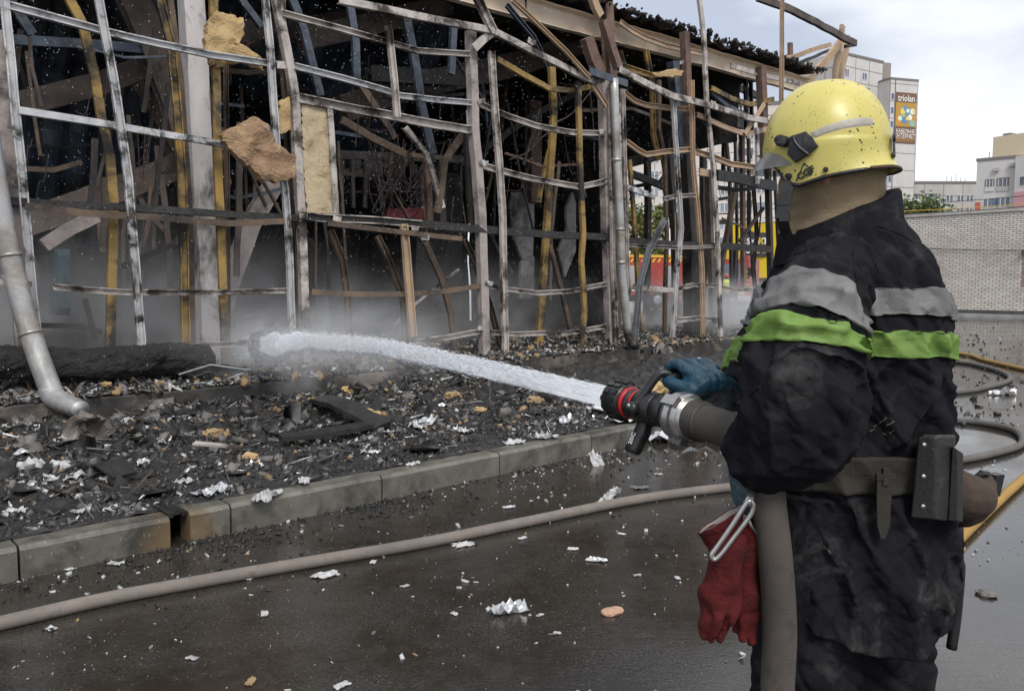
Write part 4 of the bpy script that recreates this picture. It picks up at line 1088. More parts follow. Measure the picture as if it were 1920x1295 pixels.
def scrap(name, c, size, m, seed, crump=.25, aspect=.55, yaw=None, lift=.0, tilt=0., n=9):
    """crumpled torn sheet with a ragged outline and a little thickness"""
    rg = random.Random(seed); yaw = rg.uniform(0, 3.14) if yaw is None else yaw
    V, F = [], []
    o = Vector((seed * 3.1, seed * 1.7, 0))
    for side in (0, 1):
        for i in range(n):
            for j in range(n):
                a, b_ = i / (n - 1) * 2 - 1, j / (n - 1) * 2 - 1
                k = 1 + .45 * mnoise.noise(Vector((a * 1.7, b_ * 1.7, 0)) + o)
                x, y = a * k * size * .5, b_ * k * size * .5 * aspect
                z = abs(crump * size * (mnoise.noise(Vector((a * 1.9, b_ * 1.4, 4)) + o) + .5 * mnoise.noise(Vector((a * 4.3, b_ * 4, 7)) + o))) + side * .0035
                x, z = x * math.cos(tilt) - z * math.sin(tilt), x * math.sin(tilt) + z * math.cos(tilt)
                V.append(Vector(c) + Vector((x * math.cos(yaw) - y * math.sin(yaw), x * math.sin(yaw) + y * math.cos(yaw), z + lift + .003)))
    q = n * n
    for i in range(n - 1):
        for j in range(n - 1):
            a = i * n + j; F.append((a, a + 1, a + n + 1, a + n)); F.append((q + a, q + a + n, q + a + n + 1, q + a + 1))
    rim = [j for j in range(n)] + [i * n + n - 1 for i in range(1, n)] + [(n - 1) * n + j for j in range(n - 2, -1, -1)] + [i * n for i in range(n - 2, 0, -1)]
    for a, b_ in zip(rim, rim[1:] + rim[:1]): F.append((b_, a, q + a, q + b_))
    return mesh_obj(name, V, F, m)
def lump(name, c, r, m, seed, sq=.6, rough=.35):
    bm = bmesh.new(); bmesh.ops.create_icosphere(bm, subdivisions=3, radius=1)
    o = Vector((seed * 2.3, seed, 1)); rg = random.Random(seed); ay = rg.uniform(.6, 1)
    for v in bm.verts:
        k = 1 + rough * mnoise.noise(v.co * 1.6 + o) + rough * .6 * mnoise.noise(v.co * 4.1 + o) + rough * .3 * mnoise.noise(v.co * 9 + o)
        v.co = Vector((v.co.x * k, v.co.y * k * ay, v.co.z * k * sq)) * r
    bmesh.ops.rotate(bm, verts=bm.verts, cent=(0, 0, 0), matrix=Matrix.Rotation(rg.uniform(0, 6), 3, 'Z'))
    me = bpy.data.meshes.new(name); bm.to_mesh(me); bm.free(); me.materials.append(m)
    ob = bpy.data.objects.new(name, me); ob.location = Vector(c) + Vector((0, 0, r * sq * .45)); return link(ob)
def on_rubble(x, y):
    p = pz(x, y, .2)
    for _ in range(6): p = pz(x, y, zA(Vector((p.x, p.y, 0))))
    return p
def wpx(w, p): return w / FPX * p.y
# scraps on the asphalt
SN = {'white_ash': 'white ashy', 'crumpled_foil': 'silvery foil', 'grey_chip': 'dull grey'}
def near(x, y, lms): return min(lms, key=lambda l: (l[0] - x) ** 2 + ((l[1] - y) * 2) ** 2)[2]
LMA = [(600, 1120, 'in front of the long hose'), (500, 1045, 'right beside the long hose'), (955, 1147, 'around the crumpled foil'), (1148, 1149, 'around the orange tile fragment'), (1120, 880, 'near the standing white sheet'), (1145, 960, 'near the peaked white scrap'), (180, 1050, 'between hose and drain'), (900, 920, 'between kerb and hose'), (1300, 1060, 'beside the hanging gloves'), (640, 1287, 'well away from the hose')]
LMR = [(165, 810, 'by the crumpled brown sheet'), (310, 950, 'by the drain grate'), (650, 795, 'by the bent felt strip'), (965, 735, 'below the pale foundation stretch'), (400, 830, 'by the pale metal strip'), (205, 900, 'by the curled felt piece'), (800, 860, 'just behind the kerb'), (1150, 780, 'under the nozzle'), (60, 930, 'near the kerb end of the drain'), (560, 900, 'between drain and felt strips'), (520, 770, 'under the water jet')]
for i, (x, y, w, m) in enumerate([(610, 1080, 50, ASH), (497, 1152, 22, ASH), (870, 1022, 38, ASH), (533, 1056, 24, FOIL), (1075, 1030, 20, ASH), (1120, 1051, 36, FOIL), (852, 1152, 16, ASH), (640, 1287, 30, ASH), (955, 952, 24, FOIL), (1012, 1155, 14, ASH), (215, 1058, 28, ASH), (95, 1180, 24, FOIL), (470, 1085, 18, ASH), (1195, 1080, 14, ASH), (760, 1100, 16, ASH), (1045, 1188, 14, ASH), (1165, 1002, 14, ASH), (980, 1010, 18, FOIL), (250, 1018, 20, ASH), (130, 1068, 20, ASH), (700, 1055, 18, ASH), (1200, 915, 30, GREYC), (1270, 1085, 16, ASH), (905, 880, 16, ASH), (1235, 890, 14, ASH), (360, 1235, 22, ASH)]):
    p = pz(x, y, 0); o = scrap('paper_scrap', p, wpx(w, p), m, 100 + i, .16)
    tag(o, f"{'large' if w > 32 else 'small'} {SN[m.name]} scrap on wet asphalt {near(x, y, LMA)}", 'scrap', 'pale scraps on the wet asphalt')
p = pz(955, 1147); tag(scrap('foil_scrap', p, wpx(62, p), FOIL, 131, .5, .5, .4), 'crumpled silver foil in the middle of the open wet asphalt', 'scrap')
p = pz(1148, 1149); tag(lump('tile_fragment', p, wpx(24, p), pmat('terracotta', (.50, .30, .20), (.42, .25, .17), None, .4, 9), 4, .3, .2), 'flat orange tile fragment lying alone on the asphalt', 'fragment')
p = pz(470, 1279); tag(scrap('wood_chip', p, wpx(30, p), TANC, 133, .1, .5), 'small tan chip near the lower edge of the asphalt', 'fragment')
p = pz(1118, 872); tag(scrap('torn_white_sheet', p, wpx(42, p), ASH, 134, .2, .6, 2.2, .02, .9), 'torn white sheet standing up against the kerb foot', 'scrap')
p = pz(1145, 940); tag(scrap('torn_white_sheet', p, wpx(50, p), ASH, 135, .5, .5, .6, .02, .5), 'peaked white scrap resting against the long hose', 'scrap')
p = pz(1280, 822); tag(scrap('foil_sheet', p, wpx(150, p), FOIL, 136, .22, .55, 0.1, .02), 'large crumpled foil sheet at the end of the kerb', 'foil')
p = pz(1880, 740); tag(scrap('foil_scrap', p, wpx(44, p), FOIL, 137, .4, .4, 0), 'white torn scrap in the puddle inside the hose loop', 'scrap')
p = pz(1850, 1115); tag(lump('tan_crumb', p, wpx(18, p), GREYC, 9, .4), 'grey tan crumb on the wet yard beside the firefighter', 'fragment')
# scraps on the rubble
for i, (x, y, w, m) in enumerate([(90, 880, 90, ASH), (60, 850, 50, FOIL), (540, 768, 40, ASH), (830, 762, 30, FOIL), (400, 925, 70, FOIL), (500, 935, 60, ASH), (695, 850, 36, FOIL), (925, 745, 40, ASH), (130, 900, 60, ASH), (270, 870, 40, FOIL), (350, 905, 40, ASH), (570, 905, 40, ASH), (790, 800, 70, FOIL), (1140, 770, 80, FOIL), (1060, 790, 50, FOIL), (1170, 790, 60, FOIL), (200, 900, 30, ASH), (30, 960, 40, ASH), (160, 960, 34, ASH), (690, 760, 30, FOIL), (480, 875, 44, FOIL), (775, 872, 26, ASH), (870, 810, 40, FOIL), (620, 840, 40, ASH), (40, 790, 50, GREYC), (300, 830, 30, ASH), (240, 790, 30, FOIL), (1030, 770, 40, GREYC), (720, 815, 36, ASH), (440, 790, 34, GREYC)]):
    p = on_rubble(x, y); o = scrap('ash_scrap', p, wpx(w, p), m, 200 + i, .35, .5)
    tag(o, f"{'large' if w > 44 else 'small'} {SN[m.name]} scrap on rubble {near(x, y, LMR)}", 'scrap', 'pale scraps on the rubble')
p = on_rubble(1025, 822); tag(scrap('white_sheet', p, wpx(40, p), ASH, 260, .5, .6, .3), 'white folded scrap on the pavement edge behind the kerb', 'scrap')
p = on_rubble(965, 832); tag(scrap('white_sheet', p, wpx(36, p), ASH, 261, .4, .6, .3), 'white ragged scrap beside the folded one behind the kerb', 'scrap')
for i, (x, y, w) in enumerate([(965, 738, 80), (935, 725, 50), (870, 712, 56), (688, 788, 50), (402, 820, 44), (468, 862, 34), (588, 752, 20), (1003, 757, 40), (900, 772, 24), (655, 735, 30), (1070, 745, 34), (1235, 735, 46), (480, 775, 14), (850, 745, 30)]):
    p = on_rubble(x, y); tag(lump('wool_chunk', p, wpx(w, p) * .55, (WOOL, TANC)[i % 3 == 1], 20 + i, .5, .5), f"{'big' if w > 40 else 'small'} tan wool lump on rubble {near(x, y, LMR)}", 'wool lump', 'wool lumps on the rubble')
for i, (x, y, w) in enumerate([(165, 716, 34), (230, 712, 32), (200, 722, 18)]):
    p = pz(x, y, .47); tag(lump('wool_chunk', p, wpx(w, p) * .55, WOOL, 50 + i, .5, .5), 'tan wool lump on the ledge beside the leaning drainpipe', 'wool lump', 'wool lumps on the ledge')
for i, (x, y, w) in enumerate([(1240, 672, 70), (1215, 660, 50), (1265, 700, 60), (1300, 690, 50)]):
    p = on_rubble(x, y); tag(scrap('sheet_scrap', p, wpx(w, p), (GREYC, FOIL)[i % 2], 300 + i, .6, .6), ('dull grey crumpled sheet heaped at the end of the foundation', 'silvery crumpled sheet heaped at the end of the foundation')[i % 2], 'sheet', 'grey sheets at the foundation end')
# bent felt strips
def strip(name, label, pts, w, th, m):
    P = catmull([on_rubble(x, y) + Vector((0, 0, .03 + dz)) for x, y, dz in pts], 6)
    V, F = [], []
    for i, q in enumerate(P):
        T = (P[min(i + 1, len(P) - 1)] - P[max(i - 1, 0)]).normalized(); S = T.cross(Vector((0, 0, 1))).normalized(); N_ = S.cross(T)
        ww = w * (1 + .3 * mnoise.noise(q * 5))
        V += [q - S * ww, q + S * ww, q + S * ww + N_ * th, q - S * ww + N_ * th * 1.6]
    n = len(P)
    for i in range(n - 1):
        for j in range(4): F.append((i * 4 + j, i * 4 + (j + 1) % 4, i * 4 + 4 + (j + 1) % 4, i * 4 + 4 + j))
    F += [(3, 2, 1, 0), tuple((n - 1) * 4 + j for j in range(4))]
    return tag(mesh_obj(name, V, F, m), label, 'felt strip')
FELT = pmat('black_felt', (.014, .014, .014), (.028, .027, .026), (.06, .058, .055), .3, 12, 6, .5, 0, .6, 80)
strip('felt_strip', 'thick bent black felt strip propped up on the rubble', [(600, 770, .05), (640, 792, .10), (680, 806, .06), (715, 812, .0)], .10, .04, FELT)
strip('felt_strip', 'long black felt strip lying flat along the rubble', [(525, 838, .02), (580, 836, .03), (640, 826, .03), (720, 806, .01)], .05, .035, FELT)
strip('felt_strip', 'curled black felt piece behind the drain grate', [(175, 890, .02), (205, 896, .06), (235, 905, .01)], .08, .012, FELT)
strip('metal_strip', 'pale metal strip lying flat near the wool lumps', [(365, 846, .02), (410, 850, .02), (455, 855, .02)], .02, .015, ZINC2)
# charred roll along the foot of the frame
P = [pf(x, y, -.18) for x, y in [(-40, 672), (15, 676), (90, 682), (180, 682), (270, 672), (340, 672), (400, 676)]]
P = catmull(P, 14)
V, F = [], []
sg = 30
for i, q in enumerate(P):
    T = (P[min(i + 1, len(P) - 1)] - P[max(i - 1, 0)]).normalized(); S = T.cross(Vector((0, 0, 1))).normalized(); N_ = S.cross(T)
    endf = min(1, .45 + min(i, len(P) - 1 - i) * .18)
    for j in range(sg):
        a = 2 * math.pi * j / sg; d = S * math.cos(a) + N_ * math.sin(a)
        r = .145 * endf * (1 + .22 * mnoise.noise(q * 3 + d * .8) + .16 * mnoise.noise(q * 9 + d * 2) + .1 * mnoise.noise(q * 22 + d * 5))
        V.append(q + d * r)
for i in range(len(P) - 1):
    for j in range(sg): F.append((i * sg + j, i * sg + (j + 1) % sg, (i + 1) * sg + (j + 1) % sg, (i + 1) * sg + j))
F += [tuple(reversed(range(sg))), tuple((len(P) - 1) * sg + j for j in range(sg))]
tag(mesh_obj('charred_roll', V, F, pmat('charred_wool', (.009, .009, .010), (.022, .021, .021), (.055, .035, .028), .22, 14, 5, .8, 0, 1.0, 38, .03)), 'long black charred roll lying along the foot of the frame', 'charred roll')
# bent sheet below the roll; light on its edges built as bright strips
tag(slabpoly('bent_flashing', [(330, 700), (365, 690), (395, 682), (430, 684), (465, 688), (440, 696), (400, 700), (360, 706)], -.32, .01, FELT, None, .05), 'bent black flashing sheet below the charred roll', 'flashing')
for i, pts in enumerate([[(335, 702), (365, 692), (396, 683)], [(395, 684), (430, 688), (470, 692)], [(345, 720), (420, 712), (455, 700)]]):
    tag(bar('edge_highlight', pts, -.36, .012, .012, FOIL, 'B', ext=False), 'thin bright strip standing for light caught on the sheet edge below the charred roll', 'edge highlight', 'bright edge strips below the roll').parent = None

# crumpled sheet at its mouth
RSHT = pmat('scorched_sheet_metal', (.17, .145, .125), (.11, .095, .085), (.045, .04, .038), .42, 3.5, 2.2, .5, .3, .3, 30)
cs = slabpoly('crumpled_sheet', [(150, 765), (172, 770), (186, 782), (216, 806), (190, 822), (160, 845), (136, 846), (113, 822), (122, 795)], (on_rubble(150, 848) - FP).dot(NB) + .12, .012, RSHT, None, .12)
tag(cs, 'crumpled brown metal sheet lying under the mouth of the leaning drainpipe', 'metal sheet')

P = scatter_A(900, 31, .7)
def sticks(name, P, ln, th, mats, seed, probs):
    rg = np.random.default_rng(seed); n = len(P); a = rg.uniform(0, 6.28, n); p = rg.normal(0, .22, n)
    D = np.c_[np.cos(a) * np.cos(p), np.sin(a) * np.cos(p), np.sin(p)]; S_ = np.c_[-np.sin(a), np.cos(a), np.zeros(n)]; N_ = np.cross(D, S_)
    l = rg.uniform(*ln, n)[:, None]; w = rg.uniform(*th, n)[:, None]; h = w * rg.uniform(.3, 1, n)[:, None]
    V = np.stack([P + D * l * i + S_ * w * j + N_ * (h * k + np.abs(np.sin(p))[:, None] * l * .5) for i in (-.5, .5) for j, k in ((-.5, 0), (.5, 0), (.5, 1), (-.5, 1))], 1).reshape(-1, 3)
    f = np.array([(0, 1, 2, 3), (4, 7, 6, 5), (0, 4, 5, 1), (1, 5, 6, 2), (2, 6, 7, 3), (3, 7, 4, 0)])
    F = (np.arange(n)[:, None, None] * 8 + f[None]).reshape(-1, 4)
    return np_mesh(name, V, F, mats, None, midx=np.repeat(rg.choice(len(mats), n, p=probs), 6))
stuff(sticks('splinters', P, (.05, .28), (.004, .016), [CHIP, GREYC, FOIL, BROWN], 31, [.45, .25, .15, .15]), 'charred splinters and thin strips lying across the rubble', 'debris')
stuff(sticks('splinters', scatter_B(500, 32), (.08, .4), (.006, .022), [CHIP, GREYC, ZINC2, BROWN], 32, [.4, .25, .15, .2]), 'charred splinters poking out under the bare frame', 'debris')
stuff(shards('large_chunks', scatter_A(380, 33, .55, 1.6), lambda r, n: r.uniform(.03, .075, n), (.3, .8), [CLINK, CHIP, GREYC], None, 33, [.5, .3, .2]), 'larger charred chunks heaped among the rubble', 'debris')
# ================================================================== the firefighter
from mathutils.bvhtree import BVHTree
def cloth(name, c1, c2, dust, amount, weave=700, rough=.92, wr=.5, spec=.35, fold=0.):
    b = NT(name); co = b.coord('Object')
    col = b.mix(b.ramp(b.noise(co, 7, 6, .65), [(.3, 0.), (.7, 1.)]), c1, c2)
    d = b.math('MULTIPLY', b.ramp(b.noise(co, 9, 9, .75, .6), [(1 - amount, 0.), (1.0 - amount + .22, .75)]), b.ramp(b.noise(co, 2.3, 3), [(.42, .12), (.62, 1.)]))
    col = b.mix(d, col, dust)
    wv = b.noise(co, weave, 2, .5)
    col = b.mix(b.ramp(wv, [(.55, 0.), (.8, .2)]), col, tuple(min(1, v * 2.6 + .006) for v in c1))
    h1 = b.math('ADD', b.math('MULTIPLY', b.noise(co, 30, 6, .62, .5), wr), b.math('MULTIPLY', wv, .10))
    nb_ = b.bump(h1, .8, .012)
    if fold:
        wr_ = b.noise(b.coord('Object', (1, 1, .55), (.5, .35, .2)), 7.5, 2, .4, 1.2)
        rdg = b.math('SUBTRACT', 1.0, b.math('ABSOLUTE', b.math('MULTIPLY', b.math('SUBTRACT', wr_, .5), 5.0)))
        nb_ = b.bump(b.math('MAXIMUM', rdg, 0.0), .30 * fold, .012, nb_)
    return b.done(col, rough, 0, nb_, **{'Specular IOR Level': spec})
NAVY = cloth('navy_turnout_cloth', (.0095, .0093, .0120), (.0165, .016, .0200), (.13, .122, .115), .50, spec=.10, fold=1.)
GREENB = cloth('lime_band', (.175, .30, .06), (.115, .195, .042), (.30, .32, .17), .52, 500, .6, .3, fold=.4)
GREYB = cloth('grey_reflective_band', (.17, .168, .165), (.105, .103, .10), (.28, .272, .255), .50, 500, .5, .3, fold=.4)
HOODM = cloth('tan_hood', (.36, .28, .17), (.27, .205, .125), (.16, .125, .08), .46, 500, .95, .8, fold=.8)
RUBG = cloth('blue_rubber_glove', (.009, .036, .062), (.020, .068, .105), (.003, .008, .013), .56, 200, .32, .9, fold=.6)
TEAL = cloth('worn_teal_glove', (.035, .07, .085), (.06, .095, .105), (.012, .018, .022), .48, 300, .6, .6)
REDG = cloth('red_suede', (.125, .009, .009), (.055, .006, .006), (.012, .004, .005), .58, 300, .95, .9, fold=1.)
WEB = cloth('woven_belt', (.028, .026, .021), (.042, .038, .030), (.075, .066, .05), .42, 260, .95, .5)
LEATH = pmat('dark_leather', (.022, .021, .020), (.035, .033, .031), (.075, .07, .065), .32, 12, 9, .55, 0, .5, 160, .003)
BLKP = pmat('black_plastic', (.012, .012, .013), (.02, .02, .021), (.05, .048, .046), .25, 20, 12, .42, 0, .3, 120, .002)
STEEL = pmat('worn_steel', (.48, .47, .45), (.36, .35, .34), (.14, .13, .12), .28, 20, 14, .32, .8, .2, 120, .001)
SKIN = pmat('skin', (.48, .27, .20), (.42, .22, .16), None, .3, 20, rough=.55, bump=.1)
man = empty('person', 'firefighter in dark turnout coat and yellow helmet aiming a nozzle', 'person', loc=(.72, 1.68, 0))

def loft_faces(S, T, caps=True):
    F = [(i * T + j, i * T + (j + 1) % T, (i + 1) * T + (j + 1) % T, (i + 1) * T + j) for i in range(S - 1) for j in range(T)]
    if caps: F += [tuple(reversed(range(T))), tuple((S - 1) * T + j for j in range(T))]
    return F
def ridge(v): return 1.25 * max(0., 1 - 2.4 * abs(mnoise.noise(v))) ** 1.4 - .35
# ---- torso of the coat
DC = 1.68
TB = np.array([(372, 1560, 1650, .06), (385, 1532, 1668, .085), (405, 1505, 1690, .108), (435, 1480, 1718, .128), (475, 1462, 1745, .145), (520, 1450, 1767, .155), (570, 1444, 1782, .160), (620, 1440, 1790, .165), (700, 1440, 1793, .165), (780, 1442, 1793, .158),
               (850, 1452, 1787, .150), (895, 1455, 1783, .148), (950, 1448, 1792, .156), (1050, 1440, 1797, .165), (1130, 1436, 1795, .168), (1200, 1436, 1790, .170)], float)
TT = 180
def torso_row(y, extra=0.):
    xL, xR, b_ = (interp(y, TB[:, 0], TB[:, k]) for k in (1, 2, 3)); xR -= interp(y, [370, 420, 520, 700, 1200], [0, 12, 36, 46, 44])
    tilt = .16 if y < 1000 else .10
    zn = px((xL + xR) / 2, y, DC - b_).z
    cx = px((xL + xR) / 2, y, DC).x; a = (xR - xL) / 2 / FPX * DC
    out = []
    for j in range(TT):
        th = 2 * math.pi * j / TT
        c, s = math.cos(th), math.sin(th)
        e = 2 / 2.35
        x, yy = a * math.copysign(abs(c) ** e, c), b_ * math.copysign(abs(s) ** e, s)
        X = cx + x - .10 * yy; Y = DC + yy
        z = zn - tilt * b_ - tilt * yy
        u = th * .17
        # drapes and creases
        k = min(1., max(0., (y - 440) / 120))
        q = Vector((u * 9 + z * 3.0, z * 2.2 - u * 1.2, 0))
        f = .013 * k * mnoise.noise(q * 1.5) + .015 * k * ridge(Vector((u * 13 + z * 6.5, z * 2.6 - u * 2, 5)))
        f += .0055 * k * ridge(Vector((u * 25 - z * 8, z * 9 + u * 4, 9)))
        if y > 640:   # long diagonal pulls below the lime band
            kk = min(1., (y - 640) / 80) * max(0., min(1., (880 - y) / 60))
            f += kk * .017 * ridge(Vector((u * 16 - z * 11, z * 1.2, 2)))
        if y > 930:
            f += .014 * min(1., (y - 930) / 150) * ridge(Vector((u * 10, z * 1.0, 12)))
        kb = math.exp(-((y - 880) / 30) ** 2)
        f *= 1 - .7 * kb
        # shoulder blade
        f += .012 * math.exp(-((y - 520) / 70) ** 2) * (math.exp(-((th - 5.15) / .35) ** 2))
        r = Vector((c, s, 0)).normalized()
        if y > 1120: z += (.012 * math.sin(u * 14) - .03 * math.exp(-((th - 4.75) / .5) ** 2)) * (y - 1120) / 80
        out.append(Vector((X, Y, z)) + r * (f + extra))
    return out
def torso(y0, y1, n, extra=0.): return [torso_row(y0 + (y1 - y0) * i / (n - 1), extra) for i in range(n)]
CV, CF = [], []
def addpart(rows, caps=True):
    k = len(CV); T = len(rows[0])
    for r in rows: CV.extend(r)
    CF.extend(tuple(i + k for i in f) for f in loft_faces(len(rows), T, caps))
addpart(list(reversed(torso(372, 1200, 190))))
# ---- sleeves
class Sleeve:
    def __init__(s, pts, seed, T=90, n=150, wr=1.0, elbow=None):
        P = catmull([px(x, y, d) for x, y, d, r in pts], 24); Rr = catmull([Vector((r, 0, 0)) for *_, r in pts], 24)
        L = [0.]
        for a, c in zip(P, P[1:]): L.append(L[-1] + (c - a).length)
        s.rows, s.base, s.T = [], [], T
        a = Vector((1, 0, 0)); sd = Vector((seed * 5.1, seed, 0))
        s.frames = []
        for i in range(n):
            l = L[-1] * i / (n - 1)
            k = min(len(P) - 2, max(0, int(np.searchsorted(L, l) - 1))); f = (l - L[k]) / max(1e-6, L[k + 1] - L[k])
            c = P[k].lerp(P[k + 1], f); r = Rr[k].lerp(Rr[k + 1], f).x
            lo, hi = max(0, k - 10), min(len(P) - 1, k + 11)
            t = (P[hi] - P[lo]).normalized()
            x = (a - t * a.dot(t)).normalized(); a = x; y = t.cross(x)
            row = []
            el = math.exp(-((l - (elbow if elbow else L[-1] * .6)) / .11) ** 2)
            for j in range(T):
                th = 2 * math.pi * j / T
                d = x * math.cos(th) + y * math.sin(th)
                w = th * .09
                q = Vector((math.cos(th) * .9, math.sin(th) * .9, l * 11)) + sd
                g = wr * (.014 * mnoise.noise(q * .9) + (.009 + .012 * el) * ridge(Vector((math.cos(th) * 1.1, math.sin(th) * 1.1, l * (15 + 10 * el) + .8 * math.sin(th * 1.5))) + sd)
                          + .0065 * ridge(Vector((math.cos(th) * 2.3, math.sin(th) * 2.3, l * 30)) + sd))
                row.append((c, d, r + g))
            s.frames.append(row)
        s.len = L[-1]
    def grid(s, i0, i1, extra=0.): return [[c + d * (r + extra) for c, d, r in s.frames[i]] for i in range(i0, i1 + 1)]
LS = Sleeve(wr=.8, pts=[(1600, 462, 1.62, .045), (1572, 500, 1.56, .072), (1538, 560, 1.485, .088), (1512, 620, 1.435, .094), (1502, 700, 1.415, .100), (1500, 765, 1.42, .104), (1470, 815, 1.44, .097), (1432, 845, 1.47, .078), (1408, 858, 1.50, .060)], seed=1, elbow=.36)
RS = Sleeve([(1640, 440, 1.80, .07), (1560, 500, 1.90, .085), (1490, 580, 1.97, .088), (1446, 655, 1.985, .082), (1408, 715, 1.955, .068), (1378, 738, 1.93, .052)], 2, wr=.9)
addpart(LS.grid(0, len(LS.frames) - 1)); addpart(RS.grid(0, len(RS.frames) - 1))
coat = remeshed('coat', CV, CF, .0048, NAVY, man, 2)
# sharp creases pressed into the cloth
def crease(p, k=1.):
    q = p + Vector((mnoise.noise(p * 5), mnoise.noise(p * 5 + Vector((3, 0, 0))), mnoise.noise(p * 5 + Vector((0, 5, 0))))) * .035
    a = q.x * .8 + q.z * .6; b_ = q.z * .8 - q.x * .6
    n1 = mnoise.noise(Vector((a * 20, b_ * 6.5, q.y * 9)))
    n2 = mnoise.noise(Vector((b_ * 27, a * 8, q.y * 12 + 4)))
    n3 = mnoise.noise(Vector((a * 46, b_ * 18, q.y * 25 + 9)))
    m1 = max(0., min(1., .5 + 2.0 * mnoise.noise(p * 3.3))); m2 = max(0., min(1., .45 + 2.0 * mnoise.noise(p * 3.7 + Vector((9, 2, 1)))))
    return k * (.0095 * m1 * max(0., 1 - 3.4 * abs(n1)) ** 1.5 + .0045 * m2 * max(0., 1 - 3.6 * abs(n2)) ** 1.5 + .0028 * max(0., 1 - 3.5 * abs(n3)) ** 1.4)
def press(o, k=1., outward=False):
    me = o.data; n = len(me.vertices)
    if outward: cen = sum((v.co for v in me.vertices), Vector()) / n
    out = []
    for v in me.vertices:
        nr = v.normal
        if outward and nr.dot(v.co - cen) < 0: nr = -nr
        out.append(v.co - nr * crease(v.co, k))
    me.vertices.foreach_set('co', np.array(out, dtype=np.float32).ravel()); me.update()
press(coat)
def shell(name, rows, m, parent, th=.004, closed=True):
    """a strip of cloth with thickness from rows of points (rows = across the strip)"""
    S, T = len(rows), len(rows[0])
    V = [p for r in rows for p in r]
    F = [(i * T + j, i * T + (j + 1) % T, (i + 1) * T + (j + 1) % T, (i + 1) * T + j) for i in range(S - 1) for j in range(T if closed else T - 1)]
    o = mesh_obj(name, V, F, m, parent, True)
    return o
def band_s(sl, y0, y1, near_x, name, m, extra=.0045):
    """band round a sleeve between photo rows y0..y1 on its near side"""
    def row_of(y):
        best, bi = 1e9, 0
        for i, fr in enumerate(sl.frames):
            c, d, r = min(fr, key=lambda f: (f[0] + f[1] * f[2]).y)
            p = c + d * r; v = p - Vector((0, 0, CAM_H)); dep = v.y * CP - v.z * SP; yy = 647.5 - (v.y * SP + v.z * CP) / dep * FPX
            if abs(yy - y) < best: best, bi = abs(yy - y), i
        return bi
    i0, i1 = row_of(y0), row_of(y1)
    g = sl.grid(i0, i1, extra)
    g = [sl.grid(i0, i0, -.002)[0]] + g + [sl.grid(i1, i1, -.002)[0]]
    o = shell(name, g, m, coat); press(o, .85, True); return o
def band_t(y0, y1, name, m, extra=.0045):
    g = torso(y0, y1, 22, extra)
    g = [torso_row(y0, -.003)] + g + [torso_row(y1, -.003)]
    o = shell(name, g, m, coat); press(o, .85, True); return o
band_t(536, 592, 'grey_band', GREYB); band_t(618, 670, 'lime_band', GREENB)
band_s(LS, 533, 574, 0, 'grey_band', GREYB); band_s(LS, 598, 642, 0, 'lime_band', GREENB)
band_s(RS, 600, 640, 0, 'grey_band', GREYB); band_s(RS, 655, 700, 0, 'lime_band', GREENB)
# ray-placed details on a finished surface
def bvh_of(*objs):
    V, F = [], []
    for o in objs:
        k = len(V); V += [v.co.copy() for v in o.data.vertices]; F += [tuple(i + k for i in p.vertices) for p in o.data.polygons]
    return BVHTree.FromPolygons(V, F)
def hit(bvh, x, y):
    loc, nrm, *_ = bvh.ray_cast(Vector((0, 0, CAM_H)), ray(x, y).normalized(), 20)
    return loc, nrm
def seam(bvh, pts, r, name, m, parent, lift=.0005):
    P = []
    for i in range(len(pts) - 1):
        for k in range(8):
            f = k / 8; P.append((pts[i][0] * (1 - f) + pts[i + 1][0] * f, pts[i][1] * (1 - f) + pts[i + 1][1] * f))
    P.append(pts[-1])
    Q = []
    for x, y in P:
        l, n = hit(bvh, x, y)
        if l is not None: Q.append(l + n * lift)
    if len(Q) > 2:
        mb = MB(); mb.tube(Q, r, 6); return mb.build(name, m, parent, True)
bv = bvh_of(coat)
SEAM = pmat('seam_thread', (.006, .006, .008), (.012, .012, .014))
seam(bv, [(1490, 478), (1520, 468), (1555, 452), (1580, 430), (1610, 423), (1650, 425), (1690, 440), (1712, 455)], .0013, 'seam', NAVY, coat)
seam(bv, [(1600, 470), (1604, 520), (1602, 545)], .0012, 'seam', NAVY, coat)
SEAM2 = pmat('raised_seam', (.03, .03, .034), (.02, .02, .023))
seam(bv, [(1465, 672), (1490, 650), (1520, 652), (1560, 668), (1590, 688)], .0013, 'seam', NAVY, coat)
seam(bv, [(1380, 765), (1400, 745), (1425, 725)], .0012, 'seam', NAVY, coat)
DUST = pmat('pale_smear', (.20, .19, .155), (.12, .112, .10), None, .3, 60)
for (x, y, dx, dy, r) in [(1638, 800, 14, -10, .0010), (1650, 792, 12, -10, .0013), (1660, 798, 16, -8, .0013), (1668, 812, 8, -6, .001), (1630, 808, 10, -4, .0009), (1655, 812, 6, 3, .001), (1540, 1022, 18, 14, .0009)]:
    seam(bv, [(x, y), (x + dx * .5 + 2, y + dy * .5), (x + dx, y + dy)], r, 'smear', DUST, coat, -.0004)
